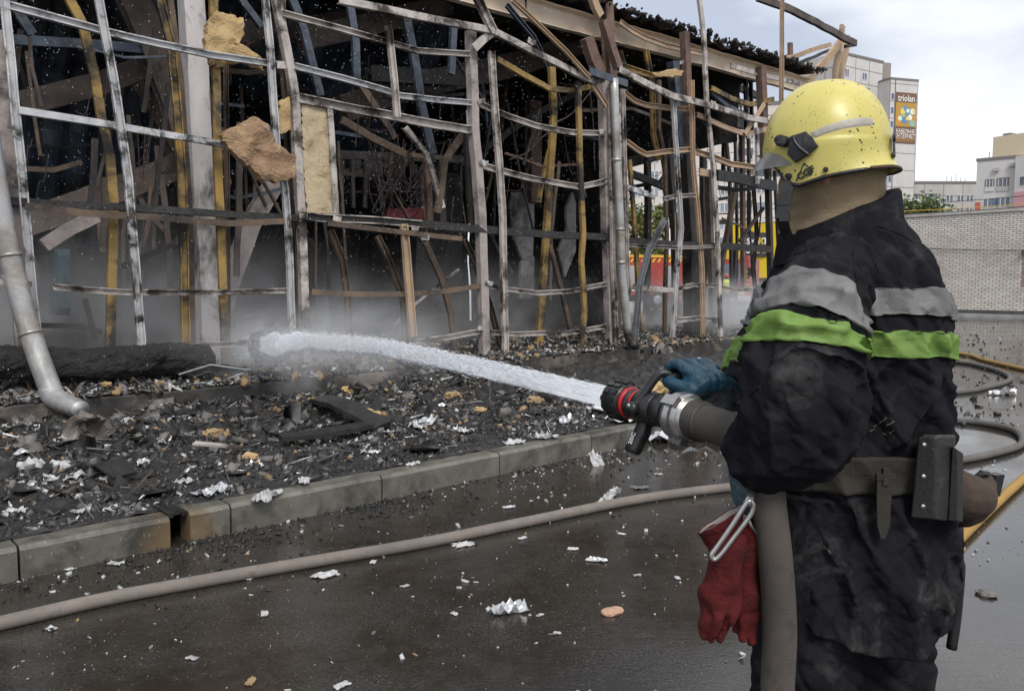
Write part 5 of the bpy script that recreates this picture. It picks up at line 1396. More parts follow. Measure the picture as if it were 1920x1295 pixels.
# ---- collar, hood
def tilted_ring(c, rx, ry, z, slope, T=64, ph=0.):
    return [c + Vector((rx * math.cos(t), ry * math.sin(t), z + slope * math.cos(t) + .004 * mnoise.noise(Vector((math.cos(t) * 2, math.sin(t) * 2, z * 9 + ph))))) for t in (2 * math.pi * j / T for j in range(T))]
cc = px(1572, 412, 1.675)
rows = [tilted_ring(cc, .128, .122, -.065, .030), tilted_ring(cc, .123, .117, -.02, .040), tilted_ring(cc, .118, .112, .014, .044), tilted_ring(cc, .114, .108, .020, .044), tilted_ring(cc, .108, .102, .014, .044), tilted_ring(cc, .102, .096, -.04, .036)]
shell('collar', rows, NAVY, coat)
rows = []
for i in range(26):
    f = i / 25; y = 310 + 150 * f
    c = px(1558 + 8 * f, y, 1.645 + .03 * f); rx = .098 + .004 * f + .006 * math.sin(f * 9); ry = .094 + .004 * f
    rows.append([c + Vector(((rx + .004 * ridge(Vector((math.cos(t) * 1.2, math.sin(t) * 1.2, f * 5 + .6 * math.cos(t))))) * math.cos(t), ry * math.sin(t), .006 * mnoise.noise(Vector((math.cos(t), math.sin(t), 3))) + .02 * math.cos(t))) for t in (2 * math.pi * j / 72 for j in range(72))])
shell('hood', rows, HOODM, man)
# ---- helmet
hc = px(1547, 286, 1.63)
hf = Vector((-.93, .367, -.03)).normalized(); hl = Vector((-.367, -.93, 0)).normalized(); hu = hf.cross(hl) * 1.0
if hu.z < 0: hu = -hu
def ZB(az):
    d = abs(math.degrees(math.atan2(math.sin(az), math.cos(az))))
    return interp(d, [0, 20, 38, 52, 66, 90, 120, 150, 180], [.005, .000, -.025, -.062, -.070, -.058, -.050, -.045, -.046])
def hshell(az, v, off=0.):
    zb = ZB(az); c, s = math.cos(az), math.sin(az)
    lx = .120 if c > 0 else .116
    d = abs(math.degrees(math.atan2(s, c)))
    back = max(0., min(1., (d - 95) / 60)); front = max(0., 1 - d / 45)
    if v < .32:
        f = v / .32; z = zb * (1 - f); k = 1.0 + back * .20 * (1 - f) ** 2.2 + front * .10 * (1 - f) ** 1.5 - .05 * (1 - f) * (1 - back) * (1 - front)
    else:
        e = (v - .32) / .68 * math.pi / 2; z = .136 * math.sin(e) ** .97; k = max(0., math.cos(e)) ** .86
    x, y = lx * c * k, .108 * s * k
    r = Vector((c * .8, s, 0)) * math.sqrt(max(0, 1 - (z / .16) ** 2)) + Vector((0, 0, 1)) * max(0, z / .155)
    r = r.normalized() if r.length > 0 else Vector((0, 0, 1))
    # crest along the middle and shallow step below it
    cr = math.exp(-(y / .020) ** 4) * (1 if z > -.02 else max(0, 1 + (z + .02) / .02)) * max(0., min(1., (.085 - x) / .05))
    st = 1 / (1 + math.exp(-(abs(y) - .048 - .25 * max(0, .10 - z) * 1.0) / .003)) if z > .01 else 0
    off += .0055 * cr - .0022 * st
    return hc + hf * x + hl * y + hu * z + (hf * r.x + hl * r.y + hu * r.z) * off
T, S = 160, 84
rows = [[hshell(2 * math.pi * j / T, (i / (S - 1)) * .9985) for j in range(T)] for i in range(S)]
inner = [[hshell(2 * math.pi * j / T, (i / (S - 1)) * .9985, -.007) for j in range(T)] for i in range(S)]
V = [p for r in reversed(inner) for p in r] + [p for r in rows for p in r]
b = NT('yellow_helmet_paint'); co = b.coord('Object')
colh = b.mix(b.ramp(b.noise(co, 9, 5), [(.3, 0.), (.7, 1.)]), (.60, .52, .145), (.53, .455, .12))
colh = b.mix(b.ramp(b.noise(co, 6, 8, .7, .5), [(.55, 0.), (.8, .35)]), colh, (.30, .25, .10))
vor = b.n('TexVoronoi', {'Vector': b.coord('Object', (1, 1, 1)), 'Scale': 75.0})
sp = b.math('MULTIPLY', b.math('LESS_THAN', b.math('ADD', vor.outputs['Distance'], b.math('MULTIPLY', b.noise(co, 260, 3), .16)), .26), b.math('GREATER_THAN', b.noise(co, 13, 4), .50))
colh = b.mix(b.math('MULTIPLY', sp, .92), colh, (.035, .028, .018))
scr = b.ramp(b.noise(b.coord('Object', (3, 3, 1), (0, .5, .3)), 60, 5, .75), [(.66, 0.), (.70, .7)])
colh = b.mix(scr, colh, (.16, .13, .06))
vor2 = b.n('TexVoronoi', {'Vector': co, 'Scale': 210.0})
sp2 = b.math('MULTIPLY', b.math('LESS_THAN', vor2.outputs['Distance'], .19), b.math('GREATER_THAN', b.noise(co, 22, 4), .52))
colh = b.mix(b.math('MULTIPLY', sp2, .8), colh, (.06, .045, .025))
smr = b.ramp(b.noise(b.coord('Object', (1, 1, 3)), 16, 8, .78, .8), [(.60, 0.), (.72, .55)])
colh = b.mix(smr, colh, (.22, .17, .07))
HELM = b.done(colh, b.ramp(b.noise(co, 20, 5), [(.3, .30), (.7, .52)]), 0, b.bump(b.noise(co, 120, 4), .16, .002))
helmet = mesh_obj('helmet', V, loft_faces(2 * S, T), HELM, man, True)
hb = bvh_of(helmet)
def patch(name, top, bot, m, parent, bvh, off=.0014, n=26, k=6):
    """decal strip laid on a surface between two photo polylines"""
    rows = []
    for j in range(k):
        row = []
        for i in range(n):
            f = i / (n - 1); g = j / (k - 1)
            a = Vector((interp(f, np.linspace(0, 1, len(top)), [p[0] for p in top]), interp(f, np.linspace(0, 1, len(top)), [p[1] for p in top])))
            c = Vector((interp(f, np.linspace(0, 1, len(bot)), [p[0] for p in bot]), interp(f, np.linspace(0, 1, len(bot)), [p[1] for p in bot])))
            p = a.lerp(c, g); l, nr = hit(bvh, p.x, p.y)
            if l is None: return None
            o_ = off if 0 < i < n - 1 and 0 < j < k - 1 else -.001
            row.append(l + nr * o_)
        rows.append(row)
    return shell(name, rows, m, parent, closed=False)
STRIPM = pmat('worn_reflective_tape', (.42, .39, .34), (.34, .31, .26), (.14, .12, .08), .30, 14, 8, .5, .0, .3, 120)
patch('reflective_strip', [(1515, 249), (1545, 235), (1580, 224), (1610, 219), (1638, 219)], [(1526, 261), (1553, 251), (1584, 243), (1612, 239), (1639, 237)], STRIPM, helmet, hb)
def plate_on(bvh, pts, th, name, m, parent, rings=4):
    """raised polygon following a surface"""
    cx, cy = sum(p[0] for p in pts) / len(pts), sum(p[1] for p in pts) / len(pts)
    P = []
    for i in range(len(pts)):
        a, c = pts[i], pts[(i + 1) % len(pts)]
        for k in range(4): P.append((a[0] + (c[0] - a[0]) * k / 4, a[1] + (c[1] - a[1]) * k / 4))
    V, F = [], []; n = len(P)
    prof = [(1.0, -.002), (1.0, th * .75), (.93, th), (.5, th * 1.08), (.02, th * 1.1)]
    for k, h_ in prof:
        for x, y in P:
            l, nr = hit(bvh, cx + (x - cx) * k, cy + (y - cy) * k)
            if l is None: return None
            V.append(l + nr * h_)
    for i in range(len(prof) - 1):
        for j in range(n): F.append((i * n + j, i * n + (j + 1) % n, (i + 1) * n + (j + 1) % n, (i + 1) * n + j))
    F.append(tuple((len(prof) - 1) * n + j for j in range(n)))
    return mesh_obj(name, V, F, m, parent)
def disc(x, y, r): return [(x + r * math.cos(k * .524), y + r * math.sin(k * .524)) for k in range(12)]
plate_on(hb, [(1484, 258), (1513, 248), (1535, 274), (1516, 291), (1494, 305), (1480, 290)], .010, 'side_plate', BLKP, helmet)
seam(hb, [(1490, 262), (1503, 278), (1519, 291)], .0035, 'plate_rib', BLKP, helmet, .012)
plate_on(hb, disc(1472, 266, 11), .016, 'visor_knob', BLKP, helmet)
plate_on(hb, disc(1480, 330, 5.5), .006, 'rivet', BLKP, helmet); plate_on(hb, disc(1548, 318, 5), .006, 'rivet', BLKP, helmet)
seam(hb, [(1493, 340), (1501, 322), (1508, 306), (1516, 313), (1525, 322)], .0012, 'logo_triangle', BLKP, helmet)
l, nr = hit(hb, 1511, 325)
if l is not None:
    fx = (px(1540, 312, l.y) - px(1482, 338, l.y)); fx = (fx - nr * fx.dot(nr)).normalized()
    font_obj('logo_text', 'CGF', .018, frame(l + nr * .0022, fx, nr.cross(fx)), BLKP, helmet, .0008, .0008)
pb = hshell(R(172), .34); n2 = (-hf * .98 - hl * -.1).normalized()
fx = hl * -1.0
font_obj('rear_number', '2', .062, frame(hshell(R(169), .30) - hf * .008, -hl * .96 + hf * .0, hu), BLKP, helmet, .002, .002)
mb = MB()
TR = [2 * math.pi * j / 120 for j in range(121)]
mb.tube([hshell(a, 0.0, -.002) - hu * .002 for a in TR if 40 < abs(math.degrees(math.atan2(math.sin(a), math.cos(a)))) < 128 and a < math.pi], .0042, 8); mb.build('edge_trim', BLKP, helmet, True)
mb = MB(); mb.tube([hshell(a, 0.0, -.002) for a in TR if math.pi > a > R(128) or R(232) > a >= math.pi], .0035, 8); mb.build('edge_trim', pmat('brown_trim', (.09, .05, .03), (.05, .032, .022)), helmet, True)
# flip-up visor peeping out at the brow
b = NT('smoky_visor')
mxs = b.n('MixShader', {0: .62}); tr = b.n('BsdfTransparent', {0: (.75, .76, .77, 1)}); gl = b.n('BsdfPrincipled', {'Base Color': (.26, .26, .255, 1), 'Roughness': .2})
b.t.links.new(tr.outputs[0], mxs.inputs[1]); b.t.links.new(gl.outputs[0], mxs.inputs[2]); b.t.links.new(mxs.outputs[0], b.out.inputs[0])
rows = []
for i in range(10):
    f = i / 9
    rows.append([hc + hf * ((.112 + .032 * f) * math.cos(a)) + hl * (.100 * math.sin(a)) + hu * (.018 - .050 * f) for a in np.linspace(R(-75), R(75), 40)])
shell('visor', rows, b.m, helmet, closed=False)
# chin strap and buckle
sp_ = [px(x, y, d) for x, y, d in [(1484, 336, 1.575), (1474, 365, 1.575), (1468, 395, 1.58), (1470, 425, 1.59), (1480, 450, 1.60)]]
mb = MB(); P = catmull(sp_, 8)
for a, c in zip(P, P[1:]): mb.box((a + c) / 2, (c - a) * .56, Vector((.010, -.004, 0)), Vector((.002, .004, 0)))
mb.build('chin_strap', BLKP, man)
mb = MB(); c = px(1469, 388, 1.572); mb.box(c, Vector((.012, -.003, 0)), Vector((.002, .006, 0)), Vector((.002, 0, .022))); mb.box(c + Vector((0, -.004, .010)), Vector((.0135, -.003, 0)), Vector((.002, .004, 0)), Vector((0, 0, .007))); mb.box(c + Vector((.002, -.003, -.018)), Vector((.009, -.002, 0)), Vector((.002, .004, 0)), Vector((0, 0, .010)))
mb.build('buckle', BLKP, man)
# ---- body under the clothes: one continuous figure
def capsules(chains, seg=12):
    V, F = [], []
    for pts, rad in chains:
        mb = MB(); P = catmull(pts, 5); Rr = [v.x for v in catmull([Vector((r, 0, 0)) for r in rad], 5)]
        t0 = (P[0] - P[1]).normalized(); t1 = (P[-1] - P[-2]).normalized()
        P = [P[0] + t0 * Rr[0] * .95, P[0] + t0 * Rr[0] * .6] + P + [P[-1] + t1 * Rr[-1] * .6, P[-1] + t1 * Rr[-1] * .95]
        Rr = [Rr[0] * .3, Rr[0] * .8] + Rr + [Rr[-1] * .8, Rr[-1] * .3]
        mb.tube(P, Rr, seg)
        k = len(V); V += mb.V; F += [tuple(i + k for i in f) for f in mb.F]
    return V, F
pel = Vector((.70, 1.69, .95)); hd = hc - hu * .02
ch = [([pel, Vector((.70, 1.69, 1.2)), Vector((.69, 1.69, 1.42)), px(1566, 430, 1.67), hd - hu * .05], [.09, .09, .085, .05, .05]),
      ([hd - hu * .06 + hf * .015, hd, hd + hu * .06], [.055, .068, .066]),
      ([hd + hf * .066 - hu * .01, hd + hf * .078 - hu * .03], [.010, .013]), ([hd + hf * .04 - hu * .085, hd + hf * .054 - hu * .075], [.03, .024]),
      ([hd + hl * .064 - hu * .02, hd + hl * .066 - hu * .045], [.014, .012]), ([hd - hl * .064 - hu * .02, hd - hl * .066 - hu * .045], [.014, .012])]
for sl in (LS, RS):
    idx = [10, 40, 75, 110, 149]
    ch.append(([sl.frames[i][0][0] for i in idx], [.03, .045, .046, .042, .034]))
for fx_, fy in ((.60, 1.64), (.80, 1.72)):
    ch.append(([Vector((fx_ + .02, 1.68, .9)), Vector((fx_, fy, .5)), Vector((fx_, fy + .02, .09))], [.07, .055, .045]))
V, F = capsules(ch); remeshed('body', V, F, .009, SKIN, man, 3)
# ---- trousers and boots
V, F = [], []
for k, (fx_, fy, ph) in enumerate(((.605, 1.63, 0.), (.825, 1.72, 4.))):
    rows = []
    for i in range(70):
        z = .16 + (1.02 - .16) * i / 69; f = i / 69
        cx = fx_ * (1 - f) + (.655 if k == 0 else .785) * f; cyy = fy * (1 - f) + 1.68 * f
        r0 = .092 + .035 * f + .014 * math.exp(-((z - .2) / .05) ** 2)
        rows.append([Vector((cx + (r0 + .010 * ridge(Vector((math.cos(t) * 1.1, math.sin(t) * 1.1, z * 4 + ph))) + .006 * mnoise.noise(Vector((math.cos(t) * 3, math.sin(t) * 3, z * 14 + ph)))) * math.cos(t), cyy + (r0 + .01 * mnoise.noise(Vector((math.cos(t), math.sin(t), z * 8 + ph)))) * math.sin(t) * 1.05, z)) for t in (2 * math.pi * j / 60 for j in range(60))])
    kk = len(V); V += [p for r in rows for p in r]; F += [tuple(i + kk for i in f) for f in loft_faces(70, 60)]
press(remeshed('trousers', V, F, .007, NAVY, man, 2))
for fx_, fy in ((.605, 1.63), (.825, 1.72)):
    base = Vector((fx_, fy, 0)); fo = Vector((-.66, .75, 0))
    V, F = capsules([([base + Vector((0, 0, .30)), base + Vector((0, 0, .15)), base + Vector((0, 0, .06))], [.062, .058, .056]), ([base - fo * .04 + Vector((0, 0, .05)), base + fo * .08 + Vector((0, 0, .05)), base + fo * .19 + Vector((0, 0, .042))], [.048, .05, .042])])
    for v in V: v.z = max(v.z, .002)
    remeshed('boot', V, F, .007, BLKP, man, 2)
# ---- belt with its pouches
g = torso(857, 925, 12, .010)
belt = shell('belt', [torso_row(857, .0)] + g + [torso_row(925, .0)], WEB, man)
cb_ = bvh_of(coat, belt)
def quad_on(bvh, pts, th, name, m, parent, n=8, lift=.004, rnd=.0):
    """thick sheet hanging over a surface, its corners given in the photo"""
    (a, b1, c, d) = [Vector(p) for p in pts]
    fr, bk = [], []
    dep = []
    for j in range(n):
        for i in range(n):
            u, v = i / (n - 1), j / (n - 1)
            p = (a * (1 - u) + b1 * u) * (1 - v) + (d * (1 - u) + c * u) * v
            l, nr = hit(bvh, p.x, p.y); dep.append((p, l.y if l is not None else None))
    ys = [y for _, y in dep if y is not None]; base = min(ys) if ys else 1.5
    for p, y in dep:
        y = base + .0006 * abs(p.x - (a.x + b1.x) / 2)
        fr.append(px(p.x, p.y, y - lift - th)); bk.append(px(p.x, p.y, y - lift))
    V = fr + bk; F = []; q = n * n
    for j in range(n - 1):
        for i in range(n - 1):
            k = j * n + i; F.append((k, k + n, k + n + 1, k + 1)); F.append((q + k, q + k + 1, q + k + n + 1, q + k + n))
    rim = list(range(n)) + [j * n + n - 1 for j in range(1, n)] + [(n - 1) * n + i for i in range(n - 2, -1, -1)] + [j * n for j in range(n - 2, 0, -1)]
    for x, y in zip(rim, rim[1:] + rim[:1]): F.append((x, y, q + y, q + x))
    o = mesh_obj(name, V, F, m, parent)
    bvm = o.modifiers.new('b', 'BEVEL'); bvm.width = .003; bvm.segments = 2; bvm.limit_method = 'ANGLE'
    return o
pouch = quad_on(cb_, [(1722, 818), (1790, 818), (1776, 976), (1708, 970)], .034, 'pouch', LEATH, belt)
flap = quad_on(cb_, [(1729, 814), (1792, 815), (1788, 872), (1735, 860)], .043, 'flap', pmat('pale_flap_leather', (.034, .032, .030), (.05, .047, .044), (.10, .095, .09), .36, 14, 9, .5, 0, .5, 160, .003), pouch)  # lighter copy of the pouch leather that sets the flap off
for x, y in ((1731, 833), (1730, 892), (1729, 948)):
    c = px(x, y, 1.462); mb = MB(); mb.tube([c, c - Vector((0, .005, 0))], .0042, 10); mb.build('stud', STEEL, pouch, True)
quad_on(cb_, [(1786, 836), (1806, 850), (1805, 978), (1778, 975)], .05, 'radio_holder', LEATH, belt)
# strap tongue hanging from the belt
mb = MB(); P = [px(x, y, 1.497) for x, y in [(1656, 888), (1658, 930), (1657, 985), (1656, 1010)]]
Wd = [.011, .014, .012, .004]
for (a, wa), (c, wc) in zip(zip(P, Wd), zip(P[1:], Wd[1:])):
    k = len(mb.V); mb.V += [a + Vector((-wa, 0, 0)), a + Vector((wa, 0, 0)), c + Vector((wc, 0, 0)), c + Vector((-wc, 0, 0))] + [v + Vector((0, .004, 0)) for v in (a + Vector((-wa, 0, 0)), a + Vector((wa, 0, 0)), c + Vector((wc, 0, 0)), c + Vector((-wc, 0, 0)))]
    mb.F += [(k, k+3, k+2, k+1), (k+4, k+5, k+6, k+7), (k, k+4, k+7, k+3), (k+1, k+2, k+6, k+5), (k, k+1, k+5, k+4), (k+3, k+7, k+6, k+2)]
mb.build('strap_tongue', WEB, belt)
mb = MB(); c = px(1660, 893, 1.499); mb.box(c, Vector((.018, 0, 0)), Vector((0, .004, 0)), Vector((0, 0, .006))); mb.box(c, Vector((.006, 0, 0)), Vector((0, .005, 0)), Vector((0, 0, .016))); mb.build('strap_loop', WEB, belt)
# holstered axe bag sticking out behind
V, F = capsules([([px(1800, 930, 1.66), px(1830, 930, 1.70), px(1850, 905, 1.72)], [.055, .045, .022]), ([px(1808, 965, 1.67), px(1826, 955, 1.69)], [.028, .03])])
AXE = cloth('brown_mesh_bag', (.05, .035, .027), (.07, .05, .038), (.03, .024, .02), .45, 260)
bag = remeshed('mesh_bag', V, F, .006, AXE, belt, 2)
mb = MB(); mb.box(px(1862, 908, 1.72), Vector((.012, .004, 0)), Vector((-.004, .012, 0)), Vector((.004, 0, .024))); mb.tube([px(1832, 893, 1.70), px(1840, 886, 1.70), px(1852, 888, 1.71)], .007, 6); mb.build('bag_clip', BLKP, bag)
mb = MB(); mb.tube(catmull([px(1800, 985, 1.66), px(1800, 1060, 1.665), px(1793, 1150, 1.67), px(1784, 1215, 1.67)], 6), [.007] * 6 + [.011] * 13, 10); mb.build('baton', BLKP, belt, True)

# ---- gloves
na = Vector((-.46, .888, 0)); nl = Vector((.888, .46, 0)); nz_ = Vector((0, 0, 1))
Cb = px(1288, 704, 1.855)
gr = [([px(1378, 742, 1.93), px(1350, 735, 1.91), Cb - na * .055 + nz_ * -.012, Cb - na * .035 + nz_ * .004], [.040, .044, .040, .026])]
for i in range(4):
    o = nl * ((i - 1.5) * .0265); q = (.9, 1.0, .97, .85)[i]
    gr.append(([Cb + o - na * .058 * q + nz_ * .018, Cb + o - na * .012 + nz_ * .034 * q, Cb + o + na * .026 * q + nz_ * .012, Cb + o + na * .020 * q - nz_ * .020], [.0130, .0120, .0110, .0098]))
gr.append(([Cb - nl * .040 - na * .070 - nz_ * .022, Cb - nl * .058 - na * .030 - nz_ * .016, Cb - nl * .050 + na * .008 - nz_ * .010, Cb - nl * .034 + na * .022 - nz_ * .020], [.021, .017, .0145, .0125]))
for i in (-1, 0, 1): gr.append(([Cb + nl * (i * .022) - na * .075 - nz_ * .01, Cb + nl * (i * .024) - na * .05 + nz_ * .006], [.028, .024]))
V, F = capsules(gr, 14); remeshed('glove', [v + Vector((mnoise.noise(v * 34), mnoise.noise(v * 34 + Vector((4, 0, 0))), mnoise.noise(v * 40))) * .0035 for v in V], F, .0028, RUBG, man, 2)
H0 = px(1404, 862, 1.505)
gr = [([px(1432, 846, 1.475), px(1410, 850, 1.50), px(1396, 862, 1.52)], [.046, .042, .036])]
for i in range(4):
    q = (.92, 1., .95, .82)[i]; yy = 838 + i * 20
    gr.append(([px(1396, yy + 12, 1.50), px(1378 + i * 2, yy + 22, 1.49 + .004 * i), px(1386 + i * 3, yy + 22 + 34 * q, 1.475), px(1404 + i * 3, yy + 24 + 44 * q, 1.465)], [.0155, .0150, .0135, .0115]))
gr.append(([px(1415, 850, 1.53), px(1425, 872, 1.565), px(1440, 885, 1.56)], [.019, .016, .0135]))
V, F = capsules(gr, 14); remeshed('glove', V, F, .0036, TEAL, man, 3)
# ================================================================== nozzle, hoses, jet
def lathe(prof, o, ax, seg=32):
    """prof: (distance along axis, radius)"""
    ax = Vector(ax).normalized(); x = ax.orthogonal().normalized(); y = ax.cross(x)
    V, F = [], []
    for d, r in prof:
        for j in range(seg):
            a = 2 * math.pi * j / seg; V.append(Vector(o) + ax * d + (x * math.cos(a) + y * math.sin(a)) * r)
    n = len(prof)
    for i in range(n - 1):
        for j in range(seg): F.append((i * seg + j, i * seg + (j + 1) % seg, (i + 1) * seg + (j + 1) % seg, (i + 1) * seg + j))
    F += [tuple(reversed(range(seg))), tuple((n - 1) * seg + j for j in range(seg))]
    return V, F
NT0, NT1 = px(1150, 747, 1.955), px(1302, 786, 1.715)     # mouth, coupling end
nx = (NT1 - NT0).normalized(); NL = (NT1 - NT0).length
nzl = empty('fire_nozzle', 'black and red hand nozzle with pistol grip and silver coupling', 'nozzle', loc=tuple(NT0))
REDP = pmat('red_ring_paint', (.42, .02, .025), (.34, .015, .02), (.6, .55, .5), .22, 30, 30, .35)
RUBB = pmat('black_rubber', (.011, .011, .012), (.02, .02, .02), (.04, .04, .04), .3, 30, 18, .38, 0, .25, 150, .002)
V, F = lathe([(.052, .030), (.006, .031), (0, .036), (.002, .041), (.012, .0445), (.05, .0445), (.058, .041), (.060, .036)], NT0, nx); mesh_obj('bumper', V, F, RUBB, nzl, True)
xa = nx.orthogonal().normalized(); ya = nx.cross(xa)
for k in range(14):
    a = 2 * math.pi * k / 14; d = xa * math.cos(a) + ya * math.sin(a); tg = nx.cross(d)
    for off, ln in ((.018, .010), (.042, .010)):
        mb = MB(); mb.box(NT0 + nx * (off + .003 * (k % 2)) + d * .0445, nx * ln, tg * .0055, d * .0035); mb.build('bumper_lug', RUBB, nzl)
for d0, r0, m, nm in [(.061, .0385, REDP, 'red_ring'), (.076, .0365, RUBB, 'black_ring'), (.091, .036, REDP, 'red_ring'), (.104, .039, RUBB, 'valve_body')]:
    ln = .013 if nm != 'valve_body' else .062
    V, F = lathe([(d0, r0 * .96), (d0 + .002, r0), (d0 + ln - .002, r0), (d0 + ln, r0 * .95)], NT0, nx); mesh_obj(nm, V, F, m, nzl, True)
V, F = lathe([(.166, .034), (.17, .037), (.20, .037), (.204, .034), (.206, .040), (.222, .040), (.226, .036)], NT0, nx); mesh_obj('swivel', V, F, RUBB, nzl, True)
V, F = lathe([(.224, .040), (.226, .052), (.236, .054), (.244, .050), (.25, .048), (.254, .054), (.264, .053), (.270, .046), (NL - .01, .044), (NL + .01, .042)], NT0, nx); mesh_obj('coupling', V, F, STEEL, nzl, True)
for k in range(3):
    a = 2.1 * k + .6; d = xa * math.cos(a) + ya * math.sin(a); mb = MB(); mb.box(NT0 + nx * .248 + d * .054, nx * .020, nx.cross(d) * .012, d * .008); mb.build('coupling_lug', STEEL, nzl)
# bail handle: two arms and a cross grip
side = Vector((nx.y, -nx.x, 0)).normalized() * -1
side = side if side.x > 0 else -side
piv = NT0 + nx * .125
for sg_ in (-1, 1):
    p0 = piv + side * (.042 * sg_); end = Cb + nl * (.052 * sg_) * 1.0
    mb = MB(); P = catmull([p0, p0 + (end - p0) * .35 + Vector((0, 0, .012)), p0 + (end - p0) * .72 + Vector((0, 0, .026)), end + Vector((0, 0, .006)), end], 6)
    mb.tube(P, .0095, 10); mb.build('bail_arm', RUBB, nzl, True)
    mb = MB(); mb.tube([p0 - side * (.006 * sg_), p0 + side * (.012 * sg_)], .017, 14); mb.build('pivot', RUBB, nzl, True)
    mb = MB(); mb.tube([p0 + side * (.011 * sg_) + Vector((0, 0, .008)), p0 + side * (.016 * sg_) + Vector((0, 0, .008))], .006, 10); mb.build('pivot_screw', STEEL, nzl, True)
mb = MB(); mb.tube([Cb - nl * .056, Cb + nl * .056], .0115, 12); mb.build('bail_grip', RUBB, nzl, True)
# pistol grip
g0_, g1_ = px(1214, 778, 1.855), px(1181, 858, 1.835)
gd = (g1_ - g0_).normalized(); gx = nx - gd * nx.dot(gd); gx.normalize(); gy = gd.cross(gx)
rows = []
for i in range(24):
    f = i / 23; c = g0_.lerp(g1_, f) - gd * .012 + gx * (.006 * math.sin(f * 3.4)); wx = interp(f, [0, .15, .5, .85, .96, 1], [.020, .019, .0175, .0185, .0185, .015]); wy = interp(f, [0, .9, 1], [.0165, .0165, .013])
    wx += .0012 * math.sin(f * 16)
    rows.append([c + gx * (wx * math.copysign(abs(math.cos(t)) ** .6, math.cos(t))) + gy * (wy * math.copysign(abs(math.sin(t)) ** .6, math.sin(t))) for t in (2 * math.pi * j / 28 for j in range(28))])
mesh_obj('pistol_grip', [p for r in rows for p in r], loft_faces(24, 28), RUBB, nzl, True)
sgn = -1 if gy.y > 0 else 1
gface = gy * sgn
font_obj('grip_mark', '2IIC', .017, frame(g0_.lerp(g1_, .60) + gface * .0168, -gd, gface.cross(-gd)), pmat('grip_mark', (.55, .55, .54), (.45, .45, .44)), nzl, .0004, .0004)
# ---- hoses
def hosemat(name, c1, c2, dirt, sc=900):
    b = NT(name); co = b.coord('Object')
    col = b.mix(b.ramp(b.noise(co, 6, 6, .65), [(.3, 0.), (.7, 1.)]), c1, c2)
    col = b.mix(b.ramp(b.noise(co, 22, 6, .7), [(.55, 0.), (.72, .7)]), col, dirt)
    uvc = b.n('TexCoord').outputs['UV']
    wv = b.n('TexWave', {'Vector': b.n('Mapping', {0: uvc, 'Rotation': (0, 0, R(52)), 'Scale': (1, 1, 1)}).outputs[0], 'Scale': 6.0, 'Distortion': .3}, wave_type='BANDS').outputs['Fac']
    wv2 = b.n('TexWave', {'Vector': b.n('Mapping', {0: uvc, 'Rotation': (0, 0, R(-38)), 'Scale': (1, 1, 1)}).outputs[0], 'Scale': 6.0, 'Distortion': .3}, wave_type='BANDS').outputs['Fac']
    w = b.math('MULTIPLY', wv, wv2)
    col = b.mix(b.math('MULTIPLY', b.math('SUBTRACT', 1.0, w), .38), col, tuple(v * .5 for v in c2))
    return b.done(col, .85, 0, b.bump(w, .5, .002))
HOSE1 = hosemat('tan_grey_hose', (.26, .225, .195), (.18, .155, .135), (.06, .053, .048))
HOSE0 = hosemat('sooty_woven_hose', (.125, .105, .088), (.075, .064, .055), (.025, .025, .027))
HOSE2 = hosemat('yellow_hose', (.46, .28, .07), (.38, .22, .055), (.14, .10, .06))
HOSE3 = hosemat('grey_hose', (.17, .16, .145), (.115, .108, .10), (.05, .047, .044))
def hose(name, label, pts, r, m, k=10, seg=20, cat='hose'):
    P = catmull(pts, k); n = len(P)
    rr = [v.x for v in catmull([Vector((q, 0, 0)) for q in r], k)] if isinstance(r, (list, tuple)) else [r] * n
    P = [p + Vector((0, 0, 0)) for p in P]
    mb = MB(); mb.tube(P, rr, seg)
    o = mb.build(name, m, None, True)
    uv = o.data.uv_layers.new(name='UVMap'); L = [0.]
    for a, c in zip(P, P[1:]): L.append(L[-1] + (c - a).length)
    for f in o.data.polygons:
        if len(f.vertices) == 4:
            i, j = f.index // seg, f.index % seg
            R_ = rr[0] * 6.283
            for li, (a, c) in zip(f.loop_indices, ((L[i], j / seg), (L[i], (j + 1) / seg), (L[i + 1], (j + 1) / seg), (L[i + 1], j / seg))): uv.data[li].uv = (a * 10, c * R_ * 10)
    return tag(o, label, cat)
HP = [NT1 - nx * .01, px(1340, 797, 1.665), px(1390, 815, 1.60), px(1425, 838, 1.545), px(1436, 880, 1.485), px(1442, 950, 1.45), px(1454, 1050, 1.445), px(1462, 1180, 1.455), px(1458, 1320, 1.47), px(1466, 1550, 1.50), px(1466, 1750, 1.54)]
HP += [Vector((HP[-1].x + .06, 1.35, .10)), Vector((HP[-1].x + .2, 1.0, .034)), Vector((.9, .4, .034)), Vector((1.4, -.6, .034)), Vector((1.6, -2.5, .034))]
hose('attack_hose', 'woven grey hose from the nozzle, under the arm and down', HP, [.0385, .0385, .037, .034, .0325, .0315, .031, .031, .031, .031, .031, .031, .031, .031, .031, .031], HOSE0, 12, 28)
V, F = lathe([(NL - .012, .0425), (NL + .002, .0435), (NL + .03, .0425), (NL + .034, .0395)], NT0, nx)
mesh_obj('hose_binding', V, F, pmat('wire_binding', (.09, .075, .062), (.06, .05, .042), None, .3, 30), nzl, True)
for d0 in (.004, .012, .020, .028):
    V, F = lathe([(NL + d0 - .002, .042), (NL + d0, .0445), (NL + d0 + .002, .042)], NT0, nx); mesh_obj('binding_ring', V, F, IRON, nzl, True)
